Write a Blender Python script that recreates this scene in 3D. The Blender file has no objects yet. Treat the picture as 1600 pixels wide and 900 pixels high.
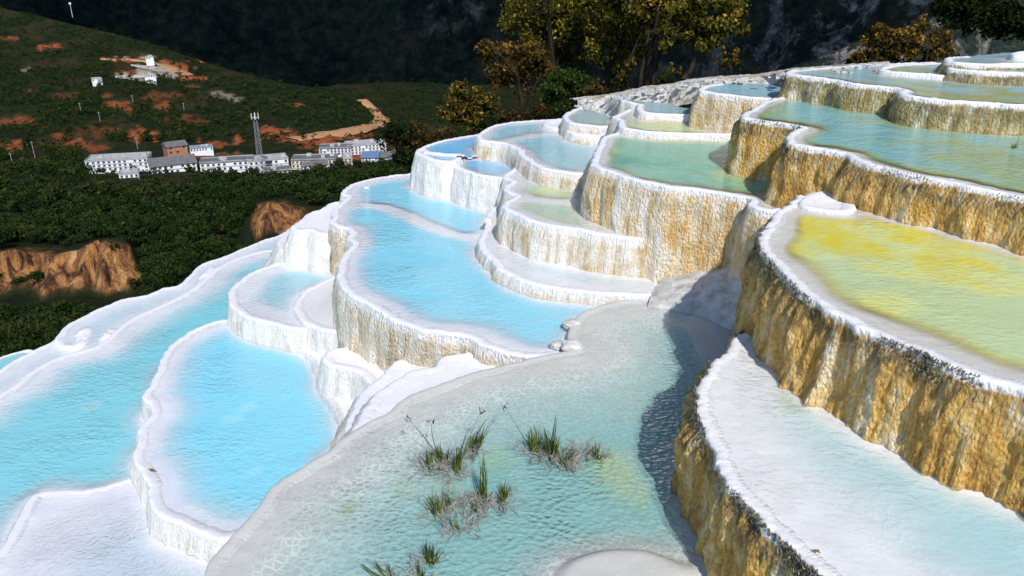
import bpy, math, random
import numpy as np
from mathutils import Vector, Matrix
S = bpy.context.scene
col = S.collection
R = math.radians
random.seed(7)
rng = np.random.default_rng(7)

# ------------------------------------------------------------------ camera, sky, sun, exposure
PITCH = R(23.0)
FPX = 1600 * 28 / 36.0
cd = bpy.data.cameras.new('camera'); cd.lens = 28; cd.sensor_width = 36
cd.clip_start = 0.05; cd.clip_end = 20000
cam = bpy.data.objects.new('camera', cd); col.objects.link(cam)
cam.rotation_euler = (R(90) - PITCH, 0, 0)
S.camera = cam
SUN_AZ, SUN_EL = R(166.0), R(42.0)           # azimuth clockwise from +Y, towards the sun
W = bpy.data.worlds.new('World'); S.world = W; W.use_nodes = True
wn = W.node_tree.nodes; wl = W.node_tree.links
bg = wn['Background']
sk = wn.new('ShaderNodeTexSky'); sk.sky_type = 'NISHITA'; sk.sun_disc = False
sk.sun_elevation = SUN_EL; sk.sun_rotation = SUN_AZ
sk.altitude = 2400; sk.dust_density = 0.6; sk.air_density = 1.0; sk.ozone_density = 1.5
wl.new(sk.outputs[0], bg.inputs[0]); bg.inputs[1].default_value = 0.15
ld = bpy.data.lights.new('sun', 'SUN'); ld.energy = 3.9; ld.angle = R(0.55); ld.color = (1.0, 0.95, 0.87)
sun = bpy.data.objects.new('sun', ld); col.objects.link(sun)
sdir = Vector((math.sin(SUN_AZ) * math.cos(SUN_EL), math.cos(SUN_AZ) * math.cos(SUN_EL), math.sin(SUN_EL)))
sun.rotation_euler = sdir.to_track_quat('Z', 'Y').to_euler()
sun.location = (0, 0, 30)
S.view_settings.view_transform = 'Standard'; S.view_settings.look = 'None'
S.view_settings.exposure = 0.30; S.view_settings.gamma = 1.0
S.render.engine = 'CYCLES'
S.cycles.max_bounces = 6; S.cycles.transparent_max_bounces = 12
S.cycles.use_adaptive_sampling = True; S.cycles.adaptive_threshold = 0.02

# ------------------------------------------------------------------ small tools
def ray(u, v):
    x = (u - 800) / FPX; y = (450 - v) / FPX
    return np.array([x, math.cos(PITCH) + y * math.sin(PITCH), -math.sin(PITCH) + y * math.cos(PITCH)])
def at_z(u, v, z):
    r = ray(u, v); t = z / r[2]; return np.array([r[0] * t, r[1] * t])
def at_d(u, v, d):                      # point at horizontal distance d along +Y
    r = ray(u, v); return r * (d / r[1])

def _hash(ix, iy, iz):
    h = (ix * 374761393 + iy * 668265263 + iz * 2147483647 + 12345) & 0xffffffff
    h = ((h ^ (h >> 13)) * 1274126177) & 0xffffffff
    h = (h ^ (h >> 16)) & 0xffffffff
    return h.astype(np.float64) / 4294967295.0
def vn(x, y, z=None):
    x = np.asarray(x, float); y = np.asarray(y, float) + x * 0
    z = x * 0 if z is None else np.asarray(z, float) + x * 0
    xi = np.floor(x).astype(np.int64); yi = np.floor(y).astype(np.int64); zi = np.floor(z).astype(np.int64)
    fx = x - xi; fy = y - yi; fz = z - zi
    fx = fx * fx * (3 - 2 * fx); fy = fy * fy * (3 - 2 * fy); fz = fz * fz * (3 - 2 * fz)
    r = 0
    for a in (0, 1):
        for b in (0, 1):
            for c in (0, 1):
                w = (fx if a else 1 - fx) * (fy if b else 1 - fy) * (fz if c else 1 - fz)
                r = r + w * _hash(xi + a, yi + b, zi + c)
    return r * 2 - 1
def fbm(x, y, z=None, o=4, g=0.5):
    s = 0; a = 1; t = 0; f = 1.0
    for i in range(o):
        s = s + a * vn(x * f + 17.3 * i, y * f + 5.1 * i, None if z is None else z * f + 3.7 * i); t += a; a *= g; f *= 2.03
    return s / t
def sstep(a, b, x):
    t = np.clip((x - a) / (b - a), 0, 1); return t * t * (3 - 2 * t)

def mesh_np(name, V, Fc, mats=(), attrs=None, smooth=True, mi=None):
    V = np.asarray(V, np.float32); Fc = np.asarray(Fc, np.int32)
    me = bpy.data.meshes.new(name)
    k = Fc.shape[1]
    me.vertices.add(len(V)); me.vertices.foreach_set('co', V.ravel())
    me.loops.add(Fc.size); me.loops.foreach_set('vertex_index', Fc.ravel())
    me.polygons.add(len(Fc)); me.polygons.foreach_set('loop_start', np.arange(0, Fc.size, k, dtype=np.int32))
    if mi is not None: me.polygons.foreach_set('material_index', np.asarray(mi, np.int32))
    me.polygons.foreach_set('use_smooth', np.full(len(Fc), smooth, bool))
    me.update(calc_edges=True); me.validate()
    for n, a in (attrs or {}).items():
        at = me.attributes.new(n, 'FLOAT', 'POINT'); at.data.foreach_set('value', np.asarray(a, np.float32))
    for m in mats: me.materials.append(m)
    return me
def link(name, me, parent=None, label=None, cat=None, group=None, kind=None, loc=None, rotz=None):
    o = bpy.data.objects.new(name, me); col.objects.link(o)
    if parent is not None: o.parent = parent
    if loc is not None: o.location = loc
    if rotz is not None: o.rotation_euler = (0, 0, rotz)
    if label: o['label'] = label
    if cat: o['category'] = cat
    if group: o['group'] = group
    if kind: o['kind'] = kind
    return o

class NT:
    """tiny node helper"""
    def __init__(s, name):
        s.m = bpy.data.materials.new(name); s.m.use_nodes = True
        s.t = s.m.node_tree; s.n = s.t.nodes; s.l = s.t.links
        s.n.clear(); s.out = s.n.new('ShaderNodeOutputMaterial')
    def put(s, inp, v):
        if isinstance(v, bpy.types.NodeSocket): s.l.new(v, inp)
        elif v is not None:
            if inp.type == 'RGBA' and len(v) == 3: v = (*v, 1)
            inp.default_value = v
    def attr(s, n):
        a = s.n.new('ShaderNodeAttribute'); a.attribute_name = n; return a.outputs['Fac']
    def acol(s, n):
        a = s.n.new('ShaderNodeAttribute'); a.attribute_name = n; return a.outputs['Color']
    def math(s, op, a, b=None, c=None, clamp=False):
        x = s.n.new('ShaderNodeMath'); x.operation = op; x.use_clamp = clamp
        s.put(x.inputs[0], a)
        if b is not None: s.put(x.inputs[1], b)
        if c is not None: s.put(x.inputs[2], c)
        return x.outputs[0]
    def vec(s, a, b, c=0.0):
        x = s.n.new('ShaderNodeCombineXYZ'); s.put(x.inputs[0], a); s.put(x.inputs[1], b); s.put(x.inputs[2], c); return x.outputs[0]
    def pos(s):
        return s.n.new('ShaderNodeNewGeometry').outputs['Position']
    def scale(s, v, k):
        x = s.n.new('ShaderNodeVectorMath'); x.operation = 'MULTIPLY'; s.put(x.inputs[0], v); x.inputs[1].default_value = k if hasattr(k, '__len__') else (k, k, k); return x.outputs[0]
    def noise(s, v, sc=1.0, det=4, rough=0.55, dist=0.0):
        x = s.n.new('ShaderNodeTexNoise'); s.put(x.inputs['Vector'], v); x.inputs['Scale'].default_value = sc
        x.inputs['Detail'].default_value = det; x.inputs['Roughness'].default_value = rough; x.inputs['Distortion'].default_value = dist
        return x.outputs['Fac']
    def voro(s, v, sc, feat='DISTANCE_TO_EDGE', smooth=None):
        x = s.n.new('ShaderNodeTexVoronoi'); x.feature = feat; s.put(x.inputs['Vector'], v); x.inputs['Scale'].default_value = sc
        return x.outputs[0]
    def ramp(s, f, stops, interp='LINEAR'):
        x = s.n.new('ShaderNodeValToRGB'); s.put(x.inputs[0], f); e = x.color_ramp.elements; x.color_ramp.interpolation = interp
        while len(e) > 1: e.remove(e[0])
        e[0].position = stops[0][0]; c = stops[0][1]; e[0].color = (*c, 1) if hasattr(c, '__len__') else (c, c, c, 1)
        for p, c in stops[1:]:
            q = e.new(p); q.color = (*c, 1) if hasattr(c, '__len__') else (c, c, c, 1)
        return x.outputs[0]
    def mix(s, f, a, b, blend='MIX'):
        x = s.n.new('ShaderNodeMix'); x.data_type = 'RGBA'; x.blend_type = blend
        s.put(x.inputs[0], f); s.put(x.inputs[6], a); s.put(x.inputs[7], b); return x.outputs[2]
    def bump(s, h, strength=0.3, dist=0.01, normal=None):
        x = s.n.new('ShaderNodeBump'); s.put(x.inputs['Height'], h); x.inputs['Strength'].default_value = strength; x.inputs['Distance'].default_value = dist
        if normal is not None: s.put(x.inputs['Normal'], normal)
        return x.outputs[0]
    def bsdf(s, colr, rough=0.8, normal=None, spec=0.3, **kw):
        x = s.n.new('ShaderNodeBsdfPrincipled'); s.put(x.inputs['Base Color'], colr); s.put(x.inputs['Roughness'], rough)
        x.inputs['Specular IOR Level'].default_value = spec
        if normal is not None: s.put(x.inputs['Normal'], normal)
        for k, v in kw.items(): s.put(x.inputs[k], v)
        return x.outputs[0]
    def done(s, sh):
        s.l.new(sh, s.out.inputs['Surface']); return s.m

# ------------------------------------------------------------------ materials: travertine walls, floors, water
WHITE = (0.80, 0.79, 0.785)
def wall_mat(name, ramp, lipw, amount, fringe=0.0, fringe_col=(0.10, 0.10, 0.07), white=WHITE, wet=0.5, sfreq=8.0, top=(0.72, 0.72, 0.79), grit_k=0.7):
    t = NT(name); d = t.attr('drop'); a = t.attr('arc'); p = t.pos()
    streak = t.noise(t.vec(t.math('MULTIPLY', a, sfreq * 1.5), t.math('MULTIPLY', d, 1.6), 0.0), 1.0, 7, 0.68, 0.35)
    broad = t.noise(t.vec(t.math('MULTIPLY', a, sfreq * 0.7), t.math('MULTIPLY', d, 0.7), 7.0), 1.0, 4, 0.6, 0.5)
    rill = t.noise(t.vec(t.math('MULTIPLY', a, 55.0), t.math('MULTIPLY', d, 7.0), 0.0), 1.0, 4, 0.7, 0.4)
    grit = t.voro(t.scale(p, (1, 1, 0.55)), 42.0, 'F1')
    fine = t.noise(p, 34.0, 5, 0.65)
    mid = t.noise(p, 7.0, 4, 0.6)
    big = t.noise(t.vec(t.math('MULTIPLY', a, 1.3), t.math('MULTIPLY', d, 0.8), 3.0), 1.0, 3, 0.5)
    f = t.math('ADD', t.math('ADD', t.math('MULTIPLY', streak, 0.30), t.math('MULTIPLY', broad, 0.32)), t.math('ADD', t.math('MULTIPLY', t.math('ADD', t.math('MULTIPLY', fine, 0.5), t.math('MULTIPLY', rill, 0.5)), 0.24), t.math('MULTIPLY', mid, 0.14)))
    f = t.math('MULTIPLY_ADD', t.math('SUBTRACT', f, 0.5), 1.55, 0.5)
    stain = t.ramp(f, ramp)
    edge = t.math('ADD', d, t.math('MULTIPLY', t.math('SUBTRACT', mid, 0.5), lipw * 1.6))
    below = t.ramp(t.math('DIVIDE', edge, lipw), [(0.55, 0.0), (1.0, 1.0)])
    am = t.math('MULTIPLY', t.ramp(big, [(0.5 - amount * 0.5, 0.0), (0.80 - amount * 0.45, 1.0)]), below)
    white_c = t.mix(t.ramp(t.math('ADD', t.math('MULTIPLY', fine, 0.5), t.math('MULTIPLY', rill, 0.5)), [(0.36, 0.0), (0.56, 1.0)]), tuple(c * 0.74 for c in white), white)
    white_c = t.mix(t.ramp(t.math('MULTIPLY', d, 30.0), [(0.0, 1.0), (0.5, 0.0)]), white_c, top)
    c = t.mix(am, white_c, stain)
    if fringe > 0:
        band = t.ramp(t.math('DIVIDE', edge, lipw * 4.6), [(0.13, 0.0), (0.24, 1.0), (0.5, 1.0), (1.0, 0.0)])
        fm = t.math('MULTIPLY', band, t.ramp(t.noise(t.vec(t.math('MULTIPLY', a, 22.0), t.math('MULTIPLY', d, 9.0), 0.0), 1.0, 5, 0.7), [(0.38, 0.1), (0.58, 1.0)]))
        fm = t.math('MULTIPLY', fm, t.math('MULTIPLY', t.ramp(big, [(0.3, 0.35), (0.6, 1.0)]), fringe), clamp=True)
        c = t.mix(fm, c, fringe_col)
    h = t.math('ADD', t.math('MULTIPLY', streak, 0.7), t.math('ADD', t.math('MULTIPLY', rill, 0.8), t.math('ADD', t.math('MULTIPLY', fine, 0.6), t.math('MULTIPLY', grit, -grit_k))))
    n = t.bump(h, 1.0, 0.035)
    t.put(n.node.inputs['Strength'], t.math('MULTIPLY_ADD', t.ramp(t.math('MULTIPLY', d, 30.0), [(0.0, 0.0), (0.6, 1.0)]), 0.85, 0.15))
    rg = t.ramp(fine, [(0.35, 0.75 - wet * 0.5), (0.7, 0.85)])
    return t.done(t.bsdf(c, rg, n, 0.4))

CREAM = (0.78, 0.74, 0.66)
M_WALL = {
 'white': wall_mat('white_travertine', [(0.30, (0.42, 0.39, 0.34)), (0.40, (0.62, 0.58, 0.52)), (0.50, (0.78, 0.77, 0.74)), (0.7, (0.84, 0.83, 0.82))], 0.10, 0.55, 0.12, (0.42, 0.40, 0.36), grit_k=0.15),
 'grey': wall_mat('grey_edged_travertine', [(0.30, (0.40, 0.37, 0.33)), (0.45, (0.60, 0.57, 0.52)), (0.7, (0.72, 0.70, 0.67))], 0.10, 0.6, 0.1, top=(0.53, 0.53, 0.51), grit_k=0.1, white=(0.72, 0.71, 0.69)),
 'cream': wall_mat('cream_streaked_travertine', [(0.32, (0.30, 0.25, 0.18)), (0.41, (0.55, 0.40, 0.22)), (0.48, (0.72, 0.62, 0.48)), (0.56, (0.80, 0.78, 0.72)), (0.7, (0.82, 0.80, 0.78))], 0.10, 0.75, 0.35, (0.32, 0.30, 0.24), grit_k=0.3),
 'ochre': wall_mat('ochre_streaked_travertine', [(0.25, (0.20, 0.13, 0.06)), (0.37, (0.48, 0.29, 0.10)), (0.45, (0.66, 0.46, 0.21)), (0.52, (0.76, 0.64, 0.46)), (0.61, (0.80, 0.77, 0.72))], 0.085, 1.0, 0.4, (0.20, 0.17, 0.11)),
 'pale_ochre': wall_mat('pale_ochre_travertine', [(0.28, (0.26, 0.22, 0.16)), (0.39, (0.50, 0.40, 0.26)), (0.47, (0.68, 0.56, 0.40)), (0.55, (0.76, 0.70, 0.60)), (0.66, (0.80, 0.78, 0.74))], 0.12, 0.9, 0.5, (0.30, 0.29, 0.24)),
 'gold': wall_mat('golden_brown_travertine', [(0.24, (0.06, 0.034, 0.012)), (0.35, (0.22, 0.11, 0.022)), (0.44, (0.48, 0.26, 0.055)), (0.52, (0.64, 0.41, 0.12)), (0.60, (0.72, 0.60, 0.40)), (0.70, (0.80, 0.77, 0.71))], 0.055, 1.0, 1.0, (0.060, 0.055, 0.032), wet=1.0, top=(0.74, 0.73, 0.75)),
 'olive': wall_mat('olive_brown_travertine', [(0.28, (0.05, 0.042, 0.018)), (0.40, (0.17, 0.13, 0.045)), (0.49, (0.36, 0.27, 0.10)), (0.57, (0.50, 0.46, 0.30)), (0.66, (0.74, 0.72, 0.64))], 0.06, 1.0, 0.9, (0.11, 0.105, 0.055), wet=1.0),
}
def floor_mat(name, base, caustic_net=0.5, caustic_netc=(0.86, 0.86, 0.85), tintc=(0.55, 0.55, 0.12), scale=1.0):
    t = NT(name); p = t.pos(); dp = t.attr('depth'); ti = t.attr('tint')
    q = t.noise(p, 3.0, 3, 0.5)
    w = t.n.new('ShaderNodeVectorMath'); w.operation = 'ADD'; t.put(w.inputs[0], p)
    nz = t.n.new('ShaderNodeTexNoise'); t.put(nz.inputs['Vector'], p); nz.inputs['Scale'].default_value = 4.0; nz.inputs['Detail'].default_value = 1
    sc = t.scale(nz.outputs['Color'], 0.10); t.l.new(sc, w.inputs[1])
    flat = t.scale(w.outputs[0], (1, 0.72, 0.02))
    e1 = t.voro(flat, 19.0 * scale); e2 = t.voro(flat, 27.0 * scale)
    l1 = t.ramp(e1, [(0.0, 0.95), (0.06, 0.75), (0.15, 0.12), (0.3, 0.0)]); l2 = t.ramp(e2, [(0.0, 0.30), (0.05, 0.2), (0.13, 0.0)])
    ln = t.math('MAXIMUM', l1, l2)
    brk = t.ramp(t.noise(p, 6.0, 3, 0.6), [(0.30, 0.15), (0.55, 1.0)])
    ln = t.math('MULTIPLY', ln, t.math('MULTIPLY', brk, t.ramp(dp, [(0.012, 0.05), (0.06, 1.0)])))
    c = t.mix(t.ramp(q, [(0.35, 0.0), (0.7, 1.0)]), base, tuple(min(0.85, x * 1.07) for x in base))
    c = t.mix(t.math('MULTIPLY', t.noise(p, 60.0, 3, 0.7), 0.16), c, tuple(x * 0.6 for x in base))
    c = t.mix(t.math('MULTIPLY', ln, caustic_net), c, caustic_netc)  # pale cell lines paint sunlight caustics into the floor colour
    c = t.mix(t.math('MULTIPLY', ti, t.ramp(t.noise(p, 5.0, 4, 0.7), [(0.35, 0.1), (0.6, 1.0)])), c, tintc)
    n = t.bump(t.math('ADD', t.math('MULTIPLY', ln, 0.6), t.noise(p, 22.0, 4, 0.6)), 0.35, 0.012)
    return t.done(t.bsdf(c, 0.55, n, 0.35))
def water_mat(name, ramp, k, dmax, patch=None, wave=1.0, alpha=1.0, wscale=1.0, refl=1.0, crest=0.55):
    """clear to milky water: opacity grows with the real depth of the basin below"""
    t = NT(name); p = t.pos(); dp = t.attr('depth'); ti = t.attr('tint')
    nn = t.noise(t.scale(p, (1, 1, 0.1)), 2.2, 4, 0.6)
    dj = t.math('MULTIPLY', dp, t.math('ADD', 0.75, t.math('MULTIPLY', nn, 0.5)))
    c = t.ramp(t.math('DIVIDE', dj, dmax), ramp)
    if patch:
        pm = t.math('MULTIPLY', ti, t.ramp(nn, [(0.33, 0.25), (0.55, 1.0)]))
        c = t.mix(pm, c, patch)
    fac = t.math('MULTIPLY', t.math('SUBTRACT', 1.0, t.math('EXPONENT', t.math('MULTIPLY', dj, -k))), alpha)
    if patch: fac = t.math('ADD', fac, t.math('MULTIPLY', ti, 0.45), clamp=True)
    wv = t.n.new('ShaderNodeVectorMath'); wv.operation = 'MULTIPLY'; t.put(wv.inputs[0], p); wv.inputs[1].default_value = (9 * wscale, 17 * wscale, 1)
    w1 = t.noise(wv.outputs[0], 1.0, 3, 0.55, 0.6); w2 = t.noise(wv.outputs[0], 3.6, 3, 0.6, 0.3)
    wd = t.n.new('ShaderNodeVectorMath'); wd.operation = 'ADD'; t.put(wd.inputs[0], p)
    nz = t.n.new('ShaderNodeTexNoise'); t.put(nz.inputs['Vector'], p); nz.inputs['Scale'].default_value = 6.0; t.l.new(t.scale(nz.outputs['Color'], 0.06), wd.inputs[1])
    cell = t.voro(t.scale(wd.outputs[0], (1, 1.25, 0.05)), 15.0 * wscale, 'F1')
    hgt = t.math('ADD', t.math('ADD', w1, t.math('MULTIPLY', w2, 0.5)), t.math('MULTIPLY', cell, crest))
    ruff = t.ramp(t.noise(p, 1.1, 3, 0.55), [(0.36, 0.25), (0.60, 1.0)]); hgt = t.math('MULTIPLY', hgt, ruff)
    nrm = t.bump(hgt, 0.9 * wave, 0.018)
    nd = t.bump(hgt, 0.8 * wave, 0.016)
    di = t.n.new('ShaderNodeBsdfDiffuse'); t.put(di.inputs[0], c); t.put(di.inputs['Normal'], nd)
    tr = t.n.new('ShaderNodeBsdfTransparent'); t.put(tr.inputs[0], t.mix(t.math('MULTIPLY', dp, 2.2, clamp=True), (1, 1, 1), (0.72, 0.93, 0.94)))
    m1 = t.n.new('ShaderNodeMixShader'); t.put(m1.inputs[0], fac); t.l.new(tr.outputs[0], m1.inputs[1]); t.l.new(di.outputs[0], m1.inputs[2])
    gl = t.n.new('ShaderNodeBsdfGlossy'); gl.inputs['Roughness'].default_value = 0.07; t.put(gl.inputs['Normal'], nrm)
    geo = t.n.new('ShaderNodeNewGeometry'); dt = t.n.new('ShaderNodeVectorMath'); dt.operation = 'DOT_PRODUCT'
    t.l.new(geo.outputs['Incoming'], dt.inputs[0]); t.put(dt.inputs[1], nrm)
    cs = t.math('SUBTRACT', 1.0, t.math('ABSOLUTE', dt.outputs['Value']), clamp=True)
    frs = t.math('MULTIPLY_ADD', t.math('POWER', cs, 5.0), 0.98, 0.02)      # Schlick, the same from above and below
    m2 = t.n.new('ShaderNodeMixShader'); t.put(m2.inputs[0], t.math('MULTIPLY', frs, refl)); t.l.new(m1.outputs[0], m2.inputs[1]); t.l.new(gl.outputs[0], m2.inputs[2])
    return t.done(m2.outputs[0])
LAV = (0.74, 0.74, 0.80)
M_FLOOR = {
 'white': floor_mat('white_pool_floor', (0.74, 0.74, 0.79), 0.6, caustic_netc=(0.90,0.90,0.90)),
 'lav': floor_mat('lavender_white_pool_floor', (0.75, 0.75, 0.83), 0.7, caustic_netc=(0.90,0.90,0.92)),
 'grey': floor_mat('grey_teal_pool_floor', (0.54, 0.54, 0.515), 0.75, caustic_netc=(0.84, 0.86, 0.84), tintc=(0.42, 0.48, 0.16)),
 'sand': floor_mat('pale_grey_pool_floor', (0.77, 0.76, 0.77), 0.5, caustic_netc=(0.85,0.85,0.84), tintc=(0.55, 0.5, 0.15)),
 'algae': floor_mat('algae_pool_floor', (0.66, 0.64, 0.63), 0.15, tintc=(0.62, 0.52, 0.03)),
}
M_WATER = {
 'blue': water_mat('milky_blue_water', [(0.0, (0.64, 0.74, 0.84)), (0.25, (0.46, 0.73, 0.85)), (0.6, (0.32, 0.68, 0.82)), (1.0, (0.24, 0.64, 0.81))], 6.5, 0.42, patch=(0.42, 0.66, 0.66)),
 'skyblue': water_mat('sky_blue_water', [(0.0, (0.60, 0.70, 0.85)), (0.3, (0.34, 0.62, 0.86)), (1.0, (0.14, 0.50, 0.80))], 10.0, 0.3),
 'cyan': water_mat('cyan_water', [(0.0, (0.64, 0.74, 0.80)), (0.3, (0.46, 0.71, 0.78)), (1.0, (0.24, 0.61, 0.70))], 4.5, 0.48, patch=(0.36, 0.50, 0.46)),
 'teal': water_mat('clear_teal_water', [(0.0, (0.55, 0.62, 0.60)), (0.4, (0.40, 0.59, 0.57)), (1.0, (0.27, 0.53, 0.52))], 1.9, 0.42, patch=(0.40, 0.47, 0.16), crest=1.5, wscale=1.3),
 'aqua': water_mat('pale_aqua_water', [(0.0, (0.62, 0.66, 0.66)), (0.45, (0.50, 0.68, 0.70)), (1.0, (0.42, 0.66, 0.70))], 6.0, 0.17, patch=(0.55, 0.55, 0.25)),
 'green': water_mat('green_water', [(0.0, (0.50, 0.48, 0.38)), (0.18, (0.46, 0.53, 0.24)), (0.42, (0.29, 0.50, 0.31)), (1.0, (0.18, 0.45, 0.33))], 8.0, 0.3, patch=(0.45, 0.48, 0.12)),
 'lime': water_mat('lime_tinted_water', [(0.0, (0.62, 0.62, 0.56)), (0.3, (0.60, 0.66, 0.42)), (1.0, (0.42, 0.62, 0.50))], 7.0, 0.2, patch=(0.58, 0.58, 0.22)),
 'yellow': water_mat('yellow_algae_water', [(0.0, (0.60, 0.57, 0.46)), (0.2, (0.66, 0.58, 0.20)), (0.5, (0.60, 0.63, 0.25)), (1.0, (0.50, 0.66, 0.42))], 8.0, 0.3, patch=(0.62, 0.54, 0.05), wave=0.6),
 'olive': water_mat('olive_blue_water', [(0.0, (0.44, 0.43, 0.32)), (0.18, (0.38, 0.42, 0.13)), (0.42, (0.32, 0.52, 0.34)), (1.0, (0.24, 0.50, 0.53))], 9.0, 0.3, patch=(0.36, 0.38, 0.05)),
 'slate': water_mat('slate_blue_water', [(0.0, (0.46, 0.47, 0.44)), (0.3, (0.38, 0.48, 0.46)), (1.0, (0.25, 0.44, 0.52))], 8.0, 0.3, patch=(0.30, 0.32, 0.10), refl=0.6),
 'ripple': water_mat('rippled_shallow_water', [(0.0, (0.68, 0.70, 0.78)), (1.0, (0.52, 0.66, 0.76))], 6.0, 0.12, wave=1.3, wscale=1.5),
}

# ------------------------------------------------------------------ terraces
def catmull(P, closed=False, ds=0.02):
    P = np.asarray(P, float); n = len(P); out = []
    for i in range(n - 1):
        p0 = P[max(i - 1, 0)]; p1 = P[i]; p2 = P[i + 1]; p3 = P[min(i + 2, n - 1)]
        L = np.linalg.norm(p2 - p1); k = max(2, int(L / ds))
        # centripetal-ish tangents keep the curve from overshooting at notches
        m1 = (p2 - p0) * 0.5 * min(1, L / (np.linalg.norm(p1 - p0) + 1e-6)) if i > 0 else (p2 - p1) * 0.5
        m2 = (p3 - p1) * 0.5 * min(1, L / (np.linalg.norm(p3 - p2) + 1e-6)) if i < n - 2 else (p2 - p1) * 0.5
        t = np.linspace(0, 1, k, endpoint=False)[:, None]
        out.append((2 * t**3 - 3 * t**2 + 1) * p1 + (t**3 - 2 * t**2 + t) * m1 + (-2 * t**3 + 3 * t**2) * p2 + (t**3 - t**2) * m2)
    out.append(P[-1:]); C = np.vstack(out)
    s = np.r_[0, np.cumsum(np.linalg.norm(np.diff(C, axis=0), axis=1))]
    m = max(4, int(s[-1] / ds)); q = np.linspace(0, s[-1], m)
    return np.c_[np.interp(q, s, C[:, 0]), np.interp(q, s, C[:, 1])], q
def dist_poly(P, Q):
    """distance of points P (n,2) to polyline Q (m,2)"""
    A = Q[:-1]; B = Q[1:]; AB = B - A; L2 = (AB**2).sum(1) + 1e-12
    D = np.full(len(P), 1e9)
    for c in range(0, len(P), 4000):
        p = P[c:c + 4000]
        t = np.clip(((p[:, None, :] - A) * AB).sum(2) / L2, 0, 1)
        q = A + t[..., None] * AB - p[:, None, :]
        D[c:c + 4000] = np.sqrt((q**2).sum(2).min(1))
    return D
def inside(P, Q):
    x, y = P[:, 0], P[:, 1]; r = np.zeros(len(P), bool)
    x0, y0 = Q[:, 0], Q[:, 1]; x1, y1 = np.roll(x0, -1), np.roll(y0, -1)
    for a, b, c, d in zip(x0, y0, x1, y1):
        if b == d: continue
        m = ((b > y) != (d > y)); r ^= m & (x < (c - a) * (y - b) / (d - b) + a)
    return r

TERR = {}      # key -> spec with world outline
def spec(key, z, rim, back, style, water, floor, label, zb, slope=0.12, shelf=0.12, run=0.3, depth=0.28,
         bshelf=0.0, ridges=(), bumps=(), tints=(), flute=1.0, lip=1.0, wear=1.0, wtint=0.0):
    TERR[key] = dict(z=z, rim=[at_z(u, v, z) for u, v in rim], back=[at_z(u, v, z) for u, v in back], style=style, water=water,
        floor=floor, label=label, zb=zb, slope=slope, shelf=shelf, run=run, depth=depth, bshelf=bshelf,
        ridges=[([at_z(u, v, z) for u, v in r], w, h) for r, w, h in ridges],
        bumps=[(at_z(u, v, z), rx, ry, h) for u, v, rx, ry, h in bumps],
        tints=[(at_z(u, v, z), r, a) for u, v, r, a in tints], flute=flute, lip=lip, wtint=wtint)

spec('R2', -2.2, [(1252,306),(1238,318),(1226,326),(1210,339),(1197,356),(1190,374),(1194,390),(1212,411),(1238,438),(1262,460),(1304,487),(1360,516),(1404,536),(1443,553),(1488,571),(1543,592),(1600,609),(1700,642),(1820,680),(2100,770),(2500,900)],
     [(2600,600),(2200,460),(1820,380),(1600,330),(1450,290),(1300,280)], 'gold', 'yellow', 'algae', 'widest yellow algae pool, lit gold, with a long brown dripping wall', -3.2,
     slope=0.08, shelf=0.17, run=0.26, depth=0.22, tints=[(1330,372,0.55,1),(1420,372,0.5,1),(1500,420,0.4,.8),(1260,390,0.2,.7),(1380,470,0.2,.5),(1560,440,.3,.6)], flute=1.35, bshelf=0.06)
spec('RL', -2.87, [(1200,506),(1184,511),(1173,518),(1155,528),(1133,550),(1108,584),(1094,614),(1094,638),(1107,678),(1124,718),(1147,762),(1178,793),(1213,829),(1240,855),(1262,873),(1289,900),(1340,940),(1420,990),(1550,1060),(1700,1120),(2000,1230),(2400,1380)],
     [(2800,1050),(2300,830),(1850,720),(1600,640),(1400,570),(1300,500),(1230,470)], 'gold', 'aqua', 'sand', 'pale shallow terrace below the yellow pool, its brown wall dropping into the clear teal pool', -4.3,
     slope=0.02, shelf=0.32, run=0.8, depth=0.16, tints=[(1240,620,0.16,.45)], flute=1.4)
spec('F', -3.6, [(1030,462),(1000,468),(960,472),(925,482),(905,495),(893,510),(890,525),(903,540),(895,549),(870,552),(819,563),(780,572),(735,584),(702,597),(660,611),(630,626),(609,644),(585,656),(555,673),(534,687),(508,710),(470,734),(444,746),(412,784),(385,815),(358,845),(335,872),(322,897),(318,935),(335,1000),(400,1090),(520,1300)],
     [(1500,1400),(1400,1000),(1300,800),(1230,520),(1160,440),(1080,430)], 'grey', 'teal', 'grey', 'nearest clear teal pool with sedge clumps standing in it', -4.9,
     slope=0.10, shelf=0.14, run=1.3, depth=0.40, bumps=[(965,905,.62,.42,.42)], tints=[(955,735,.28,.55),(985,770,.2,.5),(780,715,.16,.35),(545,790,.08,.5),(700,770,.2,.25),(630,760,.12,.3)], flute=0.4, lip=0.5)
spec('B1', -3.68, [(655,266),(636,272),(605,275),(575,281),(552,287),(538,296),(534,303),(544,306),(541,311),(530,320),(520,330),(521,338),(518,346),(530,354),(545,357),(550,364),(545,371),(552,380),(542,395),(533,411),(530,428),(534,443),(548,457),(570,470),(590,482),(610,494),(640,507),(665,515),(700,520),(735,525),(760,538),(790,549),(840,556),(880,552)],
     [(930,540),(960,470),(1000,430),(900,370),(780,290),(740,255)], 'pale_ochre', 'blue', 'white', 'long milky blue pool in the middle with a tall cream and ochre wall in front', -5.0,
     slope=0.12, shelf=0.17, run=0.36, depth=0.34, bshelf=0.0, ridges=[([(560,318),(600,322),(640,338),(680,355),(720,367),(770,373)], 0.09, 0.012)], flute=0.9)
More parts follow.
